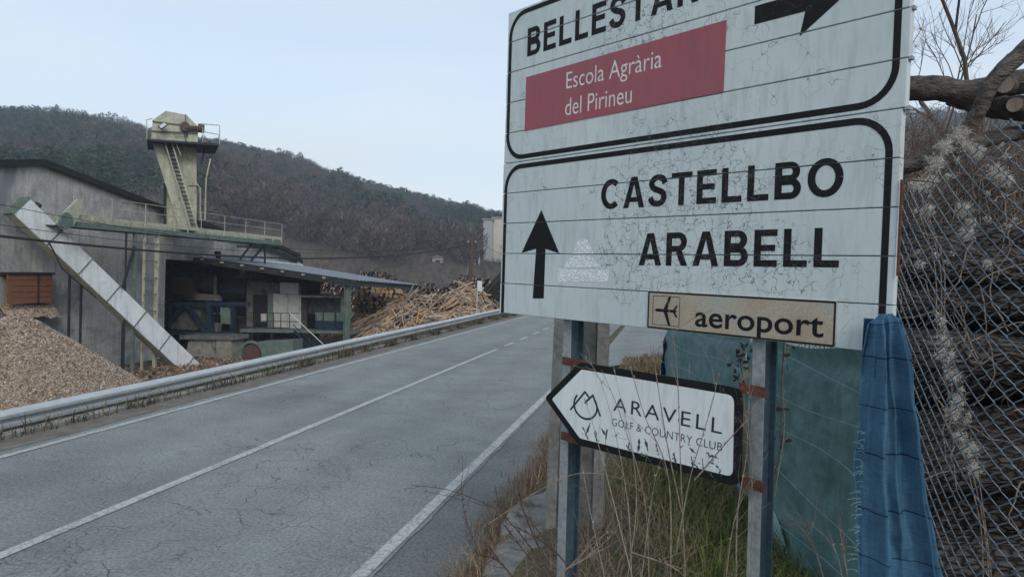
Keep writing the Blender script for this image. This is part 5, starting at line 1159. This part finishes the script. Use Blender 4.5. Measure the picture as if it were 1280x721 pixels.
# short torn edge piece behind it
b = MB(); b.grid(lambda i, j: at(1080 + 24 * i, 398 + 150 * j + 6 * math.sin(i * 40) * j, 2.60) + Vector((0, .02 * math.sin(i * 9 + j * 3), 0)), 30, 30); b.build('torn_strip', M_TARPN, bc, True)
for k in range(46):
    y = random.uniform(540, 720); p = at(1082 - (y - 540) * .055 + random.uniform(-2, 1), y, 2.40); q = p + Vector((random.uniform(-.045, -.008), random.uniform(-.01, .01), random.uniform(-.02, .012))); MB().tube([p, (p + q) / 2 + UZ * .004, q], .0012, 3).build('fringe_thread', M_TARPL, bc)

# logs behind the fence
me_b = [log_mesh('log', r, l, m_, M_END2, 18, 14, bd, .22, 50 + i) for i, (r, l, bd, m_) in enumerate(((.17, 3.2, .01, M_BARK), (.13, 3.0, -.02, M_BARK), (.21, 3.3, .015, M_BARK), (.10, 2.8, .03, M_BARK), (.15, 3.1, .0, M_BARK)))]
wordz = ('lowest', 'second lowest', 'third', 'fourth', 'fifth', 'sixth', 'seventh', 'eighth', 'ninth', 'tenth', 'eleventh')
z = .15; r_i = 0; LLEN = (3.2, 3.0, 3.3, 2.8, 3.1)
def lay(i, y, z, d, label):
    d = Vector(d).normalized(); E_ = Vector((.505 * y + .02, y, z)); place('log', me_b[i], E_ + d * LLEN[i] / 2, d, label, 'log', 'logs piled behind the fence', random.uniform(0, 6))
while z < 2.35:
    i = (r_i * 3 + 1) % 5; rad = (.17, .13, .21, .10, .15)[i]; z += rad * 1.0; y = 4.5 + .2 * z + random.uniform(-.12, .12)
    lay(i, y, z, (1, random.uniform(.0, .12), random.uniform(-.05, .05)), 'bark covered log in the %s layer of the pile behind the chain link fence' % (wordz[min(r_i, 10)]))
    lay((i + 2) % 5, y + .5, z + .12, (1, random.uniform(.0, .12), random.uniform(-.08, .08)), 'log half hidden behind the %s front layer of the fenced pile' % (wordz[min(r_i, 10)]))
    z += rad * 1.12; r_i += 1
for k, (y, z, l) in enumerate(((4.12, .38, 'lowest thick log lying close behind the mesh'), (4.15, .92, 'thick log above the lowest one close behind the mesh'), (4.2, 1.62, 'slightly tilted log at half height close behind the mesh'))):
    lay((2 * k + 2) % 5, y, z, (1, .06 + .03 * k, (-.04, .05, -.08)[k]), l)
# the big limbs on top of the pile
def limb(name, pts, r0, r1, label, ends=True):
    P = crv([at(*p) for p in pts], 14); n = len(P); rad = [r0 + (r1 - r0) * i / (n - 1) for i in range(n)]
    b = MB(); b.tube(P, rad, 16, 0, False); k = len(b.v)
    for q in range(k):
        ax = P[q // 16]; v = b.v[q]; b.v[q] = ax + (v - ax) * (1 + .16 * mnoise.noise(v * 9) + .10 * mnoise.noise(v * 26))
    b.f += [tuple(range(16))[::-1], tuple(range(k - 16, k))]; b.m += [1, 1]
    return tag(b.build(name, [M_LIMB, M_END2], None, True), label, 'tree limb')
def stub(par, px, py, Y, r, ln):
    c = at(px, py, Y); d = (EYE - c).normalized() + Vector((-.35, 0, .1)); d.normalize(); b = MB(); b.tube([c - d * ln, c - d * .01], [r * 1.1, r], 16, 0, False); b.tube([c - d * .01, c], [r, r * .98], 16, 0, False); n = len(b.v); b.f.append(tuple(range(n - 16, n))); b.m.append(1)
    b.build('sawn_stub', [M_LIMB, M_END2], par)
l1 = limb('tree_limb', [(1090, 112, 4.5), (1128, 112, 4.45), (1170, 110, 4.35), (1210, 116, 4.3), (1250, 106, 4.25), (1330, 98, 4.15)], .074, .066, 'thick rough tree limb lying level across the top of the fenced pile'); stub(l1, 1256, 106, 4.15, .047, .16)
l2 = limb('tree_limb', [(1190, 118, 4.6), (1225, 128, 4.5), (1262, 134, 4.4), (1340, 140, 4.3)], .07, .085, 'second rough tree limb just below the level one with a sawn stub'); stub(l2, 1268, 131, 4.2, .042, .16)
l3 = limb('tree_limb', [(1330, 20, 3.9), (1280, 64, 3.95), (1240, 104, 4.0), (1222, 142, 4.05), (1198, 180, 4.1), (1180, 215, 4.15)], .050, .036, 'slanting branch leaning from upper right down over the level limbs')
l4 = limb('tree_limb', [(1100, 212, 4.4), (1140, 206, 4.4), (1180, 190, 4.35), (1230, 176, 4.4), (1300, 160, 4.5)], .05, .045, 'thin dark limb below the slanting branch at the top of the pile')
# grey lichen-white dead stems and clematis seed heads
M_FLUFF = mat('silky_seed_fluff', (.52, .50, .46), (.68, .66, .61), 30, .9, 0, 0); M_STEM = mat('dry_grey_stems', (.16, .125, .10), (.28, .23, .19), 20, .9, 0, .1); M_DSTEM = mat('dark_red_brown_stems', (.06, .038, .032), (.11, .07, .058), 20, .8, 0, .1)
M_GSTEM = mat('pale_green_grey_stems', (.22, .23, .18), (.34, .34, .27), 20, .85, 0, .1)
vine = thing('clematis_vine', at(1190, 700, 3.9), 'tangled clematis vine with white fluffy seed heads over the log pile', 'vine')
def wander(p, d, ln, n, wob, r0, r1, mb, droop=0):
    pts = [Vector(p)]; d = Vector(d).normalized()
    for k in range(n):
        d = (d + Vector((random.gauss(0, wob), random.gauss(0, wob), random.gauss(0, wob) - droop))).normalized(); pts.append(pts[-1] + d * ln / n)
    mb.tube(pts, [r0 + (r1 - r0) * i / n for i in range(n + 1)], 4, 0, False); return pts
for k in range(48):
    b = MB(); p = at(random.uniform(1125, 1300), random.uniform(220, 620), random.uniform(3.7, 4.1)); wander(p, (random.gauss(0, 1), random.gauss(0, .3), random.gauss(.3, .8)), random.uniform(.3, .9), 10, .35, .0045, .0018, b); b.build('stem', random.choice((M_STEM, M_DSTEM, M_STEM)), vine)
def fluff(px, py, Y, r, n):
    c = at(px, py, Y); d = rng.normal(size=(n, 3)); d /= np.linalg.norm(d, axis=1)[:, None]; ctr = np.array(c) + rng.normal(size=(n, 3)) * r * .33
    s_ = np.cross(d, rng.normal(size=(n, 3))); s_ /= np.linalg.norm(s_, axis=1)[:, None]; L_ = r * rng.uniform(.35, .8, n)[:, None]; w_ = .0011
    V = np.stack([ctr - s_ * w_, ctr + s_ * w_, ctr + d * L_ + s_ * w_ * 1.5], 1).reshape(-1, 3) - np.array(OFF[vine.name])
    np_mesh('seed_head', V, np.arange(len(V)).reshape(-1, 3), M_FLUFF, None, None, vine)
for px, py, r in ((1199, 168, .06), (1181, 184, .055), (1208, 183, .04), (1170, 204, .068), (1222, 190, .05), (1150, 232, .065), (1166, 226, .045), (1205, 262, .06), (1245, 215, .06), (1214, 278, .035), (1160, 262, .04), (1257, 224, .05), (1209, 292, .05)): fluff(px, py, 3.95, r, 420)
for px, py, r in ((1180, 425, .045), (1184, 445, .05), (1190, 470, .06), (1196, 500, .06), (1192, 518, .055), (1200, 545, .04), (1212, 560, .06), (1218, 585, .05), (1175, 400, .03), (1150, 330, .03), (1235, 330, .03)): fluff(px, py, 3.85, r, 330)

for off_ in (-6, 0, 5):
    b = MB(); b.tube(crv([at(px + off_ + random.uniform(-3, 3), py, 3.86) for px, py in ((1150, 250), (1172, 330), (1176, 400), (1187, 450), (1194, 505), (1204, 550), (1216, 590), (1230, 660), (1238, 740))], 5), .004, 5); b.build('stem', M_STEM, vine)
for k in range(26): t = random.random(); fluff(1168 + 52 * t + random.gauss(0, 7), 380 + 230 * t, 3.84, random.uniform(.012, .032), 90)
for k in range(22): fluff(random.uniform(1140, 1270), random.uniform(180, 330), 3.95, random.uniform(.012, .03), 90)
# ------------------------------------------------------------------ bare tree and thicket beyond the pile
M_TWIG = mat('grey_brown_twigs', (.085, .068, .058), (.15, .12, .10), 12, .9, 0, .1)
def bare_tree(base, hgt, name, label, seed, lean=(0, 0, 1), lv=5, spread=.6):
    rd = random.Random(seed); o = thing(name, base, label, 'tree'); tr = MB(); cr = MB()
    def grow(p, d, ln, r, lev):
        n = 5; pts = [p]; dd = d.copy()
        for k in range(n):
            jt = .03 if lev == 0 else .11; dd = (dd + Vector((rd.gauss(0, jt), rd.gauss(0, jt), rd.gauss(.03, .06)))).normalized(); pts.append(pts[-1] + dd * ln / n)
        (tr if lev == 0 else cr).tube(pts, [r * (1 - .5 * i / n) for i in range(n + 1)], 7 if lev < 2 else 3, 0, False)
        if lev >= lv: return
        for k in range(rd.randint(4, 6) if lev < 4 else 3):
            t = rd.uniform(.3, 1); i = min(int(t * n), n - 1); q = pts[i].lerp(pts[i + 1], t * n - i); sd2 = Vector((rd.gauss(0, 1), rd.gauss(0, 1), rd.gauss(.25, .6))).normalized(); grow(q, (dd * (1 - spread * .5) + sd2 * spread).normalized(), ln * rd.uniform(.45, .68), max(r * .5, .0028), lev + 1)
    grow(Vector(base), Vector(lean).normalized(), hgt * .55, hgt * .011, 0); tr.build('trunk', M_TWIG, o, True); cr.build('crown', M_TWIG, o); return o
tb_ = at(1236, 360, 13); tb_.z = gz(tb_.x, tb_.y) - .1
bare_tree(tb_, 9.4, 'bare_tree', 'leafless tree with fine twigs against the sky behind the log pile', 5)
tb2 = at(1310, 360, 14); tb2.z = gz(tb2.x, tb2.y) - .1
bare_tree(tb2, 9.6, 'bare_tree', 'leafless tree at the right picture edge beside the first bare tree', 9)
th = thing('thicket', Vector((at(1155, 360, 8).x, 8.0, gz(4.5, 8))), 'reddish brown leafless thicket filling the gap behind the big sign edge', 'shrub')
for q in range(3):
    b = MB()
    for k in range(330):
        px = random.uniform(1090, 1300); Y = random.uniform(6.4, 8.6); topy = 148 + 22 * mnoise.noise((px * .03, Y, 1)) + random.uniform(0, 90); e = at(px, topy, Y); p = Vector((e.x + random.gauss(0, .25), e.y, max(gz(e.x, e.y), e.z - random.uniform(.5, 1.6)))); d = e - p
        pts = wander(p, d, d.length, 6, .13, .006, .002, b)
        for s_ in range(4): wander(pts[random.randint(2, 6)], Vector((random.gauss(0, 1), random.gauss(0, .6), random.uniform(-.2, 1))), random.uniform(.12, .4), 3, .25, .0028, .0012, b)
    b.build('twigs', (M_DSTEM, M_TWIG, M_STEM)[q], th)

# ------------------------------------------------------------------ grass and weeds
def blades(name, n, sample, hgt, wid, pal, bend, label, cat='grass'):
    P = np.array([sample() for _ in range(n)]); z = ground_z(P[:, 0], P[:, 1]); h = rng.uniform(*hgt, n) * P[:, 2]; a = rng.uniform(0, 2 * np.pi, n); w_ = rng.uniform(*wid, n)
    root = np.stack([P[:, 0], P[:, 1], z - .02], 1); dr = np.stack([np.cos(a), np.sin(a), np.zeros(n)], 1); sdv = np.stack([-np.sin(a), np.cos(a), np.zeros(n)], 1) * w_[:, None]
    bd = rng.uniform(bend[0], bend[1], n)[:, None] * h[:, None]; up3 = np.array([0, 0, 1.])
    m1 = root + dr * bd * .3 + up3 * h[:, None] * .55; m2 = root + dr * bd * 1.0 + up3 * h[:, None] * np.clip(1 - .35 * rng.uniform(0, 1, n), .5, 1)[:, None]
    V = np.stack([root - sdv, root + sdv, m1 + sdv * .8, m1 - sdv * .8, m2], 1).reshape(-1, 3); i = np.arange(n)[:, None] * 5
    F = np.concatenate([i + np.array([[0, 1, 2]]), i + np.array([[0, 2, 3]]), i + np.array([[3, 2, 4]])], 0)
    pal = np.array(pal); C_ = np.repeat(pal[rng.integers(0, len(pal), n)] * rng.uniform(.7, 1.3, (n, 1)), 5, 0)
    return tag(np_mesh(name, V, F, M_GRASS, C_), label, cat, None, 'stuff')
M_GRASS = tint_mat('grass_blades', .7)
def smp_poly(pxs, dens=None):
    def f():
        while True:
            x = random.uniform(-.6, 3.2); y = random.uniform(2.4, 12); v = x * EV.x + y * EV.y; u = x * EU.x + y * EU.y
            w_ = dens(x, y, u, v)
            if random.random() < w_: return (x, y, 1.0)
    return f
def d_green(x, y, u, v):
    if v < -.30 or x > 2.0: return 0
    k = mnoise.noise((x * 1.3, y * 1.3, 0)) * .5 + .5; return max(0, min(1, (v + .30) * 1.6)) * (.25 + .9 * k) * (1 if x > .5 + .05 * y else .35)
def d_dry(x, y, u, v):
    if v < -1.6 or x > 2.1: return 0
    k = mnoise.noise((x * 2.1 + 9, y * 2.1, 0)) * .5 + .5
    e = math.exp(-((v + 1.22 + .05 * math.sin(u * 2.3)) / .13) ** 2) * (1.6 if 3 < u < 9 else .5); slab = 1 if v > -.42 else (.4 if v > -.8 and u < 4.6 else .04) ; return max(e * (.25 + k * .9), slab * k * .55)
blades('green_grass', 15000, smp_poly(None, d_green), (.05, .24), (.0022, .0042), [[.09, .15, .04], [.13, .18, .05], [.07, .12, .036], [.20, .21, .08], [.16, .17, .065]], (.2, 1.1), 'green grass growing between the sign posts and the tarpaulin')
blades('dry_grass', 20000, smp_poly(None, d_dry), (.04, .20), (.0014, .0032), [[.26, .185, .10], [.30, .23, .14], [.20, .115, .07], [.17, .10, .075], [.33, .27, .19], [.13, .09, .07]], (.2, 1.4), 'dry brown and orange grass along the road edge and around the posts')
def smp_edge(u0, u1, v0, v1, sc_=1.15):
    def f():
        while True:
            u = random.uniform(u0, u1); v = random.uniform(v0, v1)
            if random.random() < (.12 + max(0, mnoise.noise((u * 1.1, v * 2, 5))) * 1.6): p = uv(u, v); return (p.x, p.y, sc_ * random.uniform(.5, 1.2))
    return f
blades('kerb_weeds', 9000, smp_edge(3, 48, -7.12, -6.93), (.06, .30), (.003, .009), [[.06, .065, .04], [.11, .09, .06], [.05, .06, .035], [.15, .12, .08]], (.2, .9), 'dark weeds growing along the kerb under the guard rail', 'weeds')
blades('bank_grass', 9000, smp_edge(5, 60, -8.6, -7.45), (.08, .22), (.004, .01), [[.10, .095, .05], [.16, .125, .075], [.07, .08, .04]], (.2, .9), 'rough grass on the bank behind the guard rail', 'grass')
def smp_far():
    while True:
        px = random.uniform(775, 870); py = random.uniform(446, 482); k = mnoise.noise((px * .06, py * .08, 0)) * .5 + .5
        if random.random() < k: p = gnd(px, py, .03); return (p.x, p.y, .35 + 1.1 * k * min(1, max(.15, (px - 772) / 40)))
blades('orange_grass', 5000, smp_far, (.12, .34), (.004, .009), [[.20, .14, .08], [.16, .11, .065], [.12, .12, .055], [.24, .19, .12], [.10, .075, .05]], (.1, .8), 'tawny dry grass at the corner of the side road', 'grass')

# bare shrubs in front: every stem its own part
def shrub(name, base, label, stems, m_, r=.004, twigs=5, tw=(.08, .25)):
    o = thing(name, base, label, 'shrub')
    for st in stems:
        P = crv([at(*p) for p in st], 6); n = len(P); b = MB(); rr = r * random.uniform(.8, 1.2); b.tube(P, [rr * (1 - .7 * i / (n - 1)) for i in range(n)], 5, 0, False)
        for k in range(twigs):
            i = random.randint(n // 4, n - 2); d = (P[i + 1] - P[i]).normalized() + Vector((random.gauss(0, .5), random.gauss(0, .4), random.gauss(.1, .4))); wander(P[i], d, random.uniform(*tw), 5, .12, rr * .45, rr * .22, b)
        for k in range(4):
            i = random.randint(n // 3, n - 1); q = P[i]; b.tube([q, q + Vector((random.gauss(0, .004), 0, .008)), q + Vector((random.gauss(0, .006), 0, .014))], [.002, .0038, .001], 5)
        b.build('stem', m_, o)
    return o
shrub('bare_shrub', at(858, 760, 3.0), 'tall pale leafless stems rising in front of the small arrow board', [
    [(858, 745, 2.95), (853, 640, 3.0), (850, 560, 3.02), (846, 460, 3.06), (834, 372, 3.08)], [(852, 640, 3.0), (835, 560, 3.0), (822, 480, 3.05), (816, 432, 3.08)],
    [(838, 760, 2.9), (836, 600, 3.02), (806, 520, 3.1), (790, 466, 3.15), (783, 448, 3.15)], [(845, 690, 2.95), (862, 600, 2.98), (878, 545, 2.95), (890, 505, 2.95), (898, 470, 2.98)],
    [(868, 600, 2.9), (905, 556, 2.85), (930, 528, 2.8), (948, 500, 2.8)], [(812, 740, 3.1), (805, 620, 3.2), (776, 520, 3.3), (752, 462, 3.35)]], M_STEM, .0028, 3)
shrub('bare_shrub', at(770, 745, 3.3), 'low leafless bush of thin stems below the middle of the arrow board', [
    [(790, 745, 3.2), (786, 640, 3.25), (770, 545, 3.35), (748, 470, 3.45), (724, 440, 3.5)], [(780, 750, 3.2), (795, 640, 3.2), (790, 560, 3.2), (772, 482, 3.3), (767, 455, 3.35)],
    [(800, 740, 3.15), (815, 620, 3.15), (830, 560, 3.1)], [(760, 740, 3.3), (738, 640, 3.5), (726, 570, 3.6)],
    [(795, 740, 3.1), (760, 600, 3.25), (738, 520, 3.4), (728, 490, 3.45)]], M_GSTEM, .0022, 3, (.05, .16))
shrub('bramble', at(700, 760, 3.0), 'dark red brown bramble branches arching over the concrete apron', [
    [(706, 735, 3.1), (668, 690, 3.3), (640, 655, 3.5), (612, 632, 3.6), (560, 612, 3.7), (515, 606, 3.8)], [(690, 735, 3.1), (655, 688, 3.25), (622, 645, 3.4)], [(720, 720, 3.1), (690, 685, 3.2), (652, 662, 3.35), (622, 648, 3.45)],
    [(600, 690, 3.4), (584, 655, 3.5), (576, 610, 3.6)], [(690, 720, 3.1), (655, 640, 3.3), (648, 605, 3.4)], [(640, 720, 3.0), (622, 700, 3.1), (596, 690, 3.2)]], M_DSTEM, .0042, 8, (.06, .22))
shrub('dry_stalks', at(760, 750, 3.2), 'pale arching dry stalks crossing the foot of the left sign post', [
    [(610, 655, 3.4), (670, 615, 3.4), (720, 592, 3.4), (770, 596, 3.4), (800, 612, 3.4)], [(700, 720, 3.1), (740, 680, 3.2), (775, 655, 3.2)], [(705, 712, 3.1), (735, 695, 3.1), (772, 662, 3.2)], [(790, 690, 3.0), (840, 708, 2.9), (870, 735, 2.9)]], M_STEM, .0038, 3)
shrub('dry_stalks', at(930, 750, 2.9), 'thin dry stalks climbing beside the right sign post', [[(920, 740, 2.85), (922, 640, 2.9), (934, 560, 2.92), (930, 500, 2.95)], [(938, 740, 2.8), (940, 600, 2.88), (935, 520, 2.9), (938, 470, 2.92)], [(906, 735, 2.85), (918, 650, 2.9), (944, 590, 2.9)]], M_STEM, .003, 3)
shrub('dry_stalks', at(1050, 760, 3.2), 'dry seed stalks in front of the green tarpaulin', [[(1060, 760, 2.9), (1045, 690, 3.0), (1020, 660, 3.05), (1008, 656, 3.05)], [(1065, 760, 2.9), (1055, 690, 3.0), (1048, 655, 3.05)], [(1040, 760, 3.0), (1020, 690, 3.1), (1008, 665, 3.1)], [(968, 620, 3.6), (980, 540, 3.7), (978, 470, 3.75), (982, 430, 3.8)]], M_STEM, .003, 6)
b = MB()
for k in range(280):                    # tangle of fine dead stems round the posts
    px = random.uniform(690, 850); p = at(px, 720, 3.6); x, y = p.x + random.gauss(0, .18), random.uniform(3.2, 5.0); x = x * y / 3.6; q = Vector((x, y, gz(x, y))); wander(q, (random.gauss(0, .7), random.gauss(0, .5), random.uniform(.3, 1.4)), random.uniform(.15, .6), 6, .14, .0022, .001, b, .03)
tag(b.build('dead_stems', M_STEM), 'tangle of fine dead stems around the foot of the sign posts', 'weeds', None, 'stuff')
# dark leaves caught on the pale sheet
M_LEAF = mat('dark_dead_leaves', (.012, .013, .012), (.035, .03, .024), 30, .9, 0, 0)
lf = thing('ivy_sprig', at(930, 470, 4.6), 'sprig of small dark dead leaves against the tarpaulins by the right post', 'plant')
for k in range(46):
    px, py = (random.gauss(925, 9), random.uniform(428, 478)) if k < 34 else (random.gauss(978, 6), random.uniform(430, 560)); Y = 4.55 if k < 34 else 3.72; c = at(px, py, Y); a = Vector((random.gauss(0, 1), random.gauss(0, .3), random.gauss(0, 1))).normalized() * random.uniform(.012, .026); e = a.orthogonal().normalized() * a.length * .6
    MB().add([c - a, c - a * .3 + e, c + a * .5 + e * .8, c + a, c + a * .4 - e * .8, c - a * .3 - e], [(0, 1, 2, 3, 4, 5)]).build('leaf', M_LEAF, lf)
b = MB(); b.tube(crv([at(935, 425, 4.6), at(926, 450, 4.58), at(930, 480, 4.6)]), .003, 4); b.build('twig', M_DSTEM, lf); b = MB(); b.tube(crv([at(980, 428, 3.75), at(977, 480, 3.74), at(975, 560, 3.7), at(966, 600, 3.7)]), .003, 4); b.build('twig', M_DSTEM, lf)

# ------------------------------------------------------------------ the thin winter air
b = MB(); b.box((0, 0, 62.0), (880, 0, 0), (0, 880, 0), (0, 0, 68.0)); hz_ = bpy.data.materials.new('thin_air'); hz_.use_nodes = True; ht = hz_.node_tree; ht.nodes.clear()
ho = ht.nodes.new('ShaderNodeOutputMaterial'); hv = ht.nodes.new('ShaderNodeVolumePrincipled'); hv.inputs['Color'].default_value = (.72, .84, 1, 1); hv.inputs['Density'].default_value = .0008; hv.inputs['Anisotropy'].default_value = .2
ht.links.new(hv.outputs[0], ho.inputs['Volume']); tag(b.build('haze', hz_), 'thin bluish air between the road and the wooded hill', 'haze', None, 'stuff')
sc.cycles.volume_bounces = 0
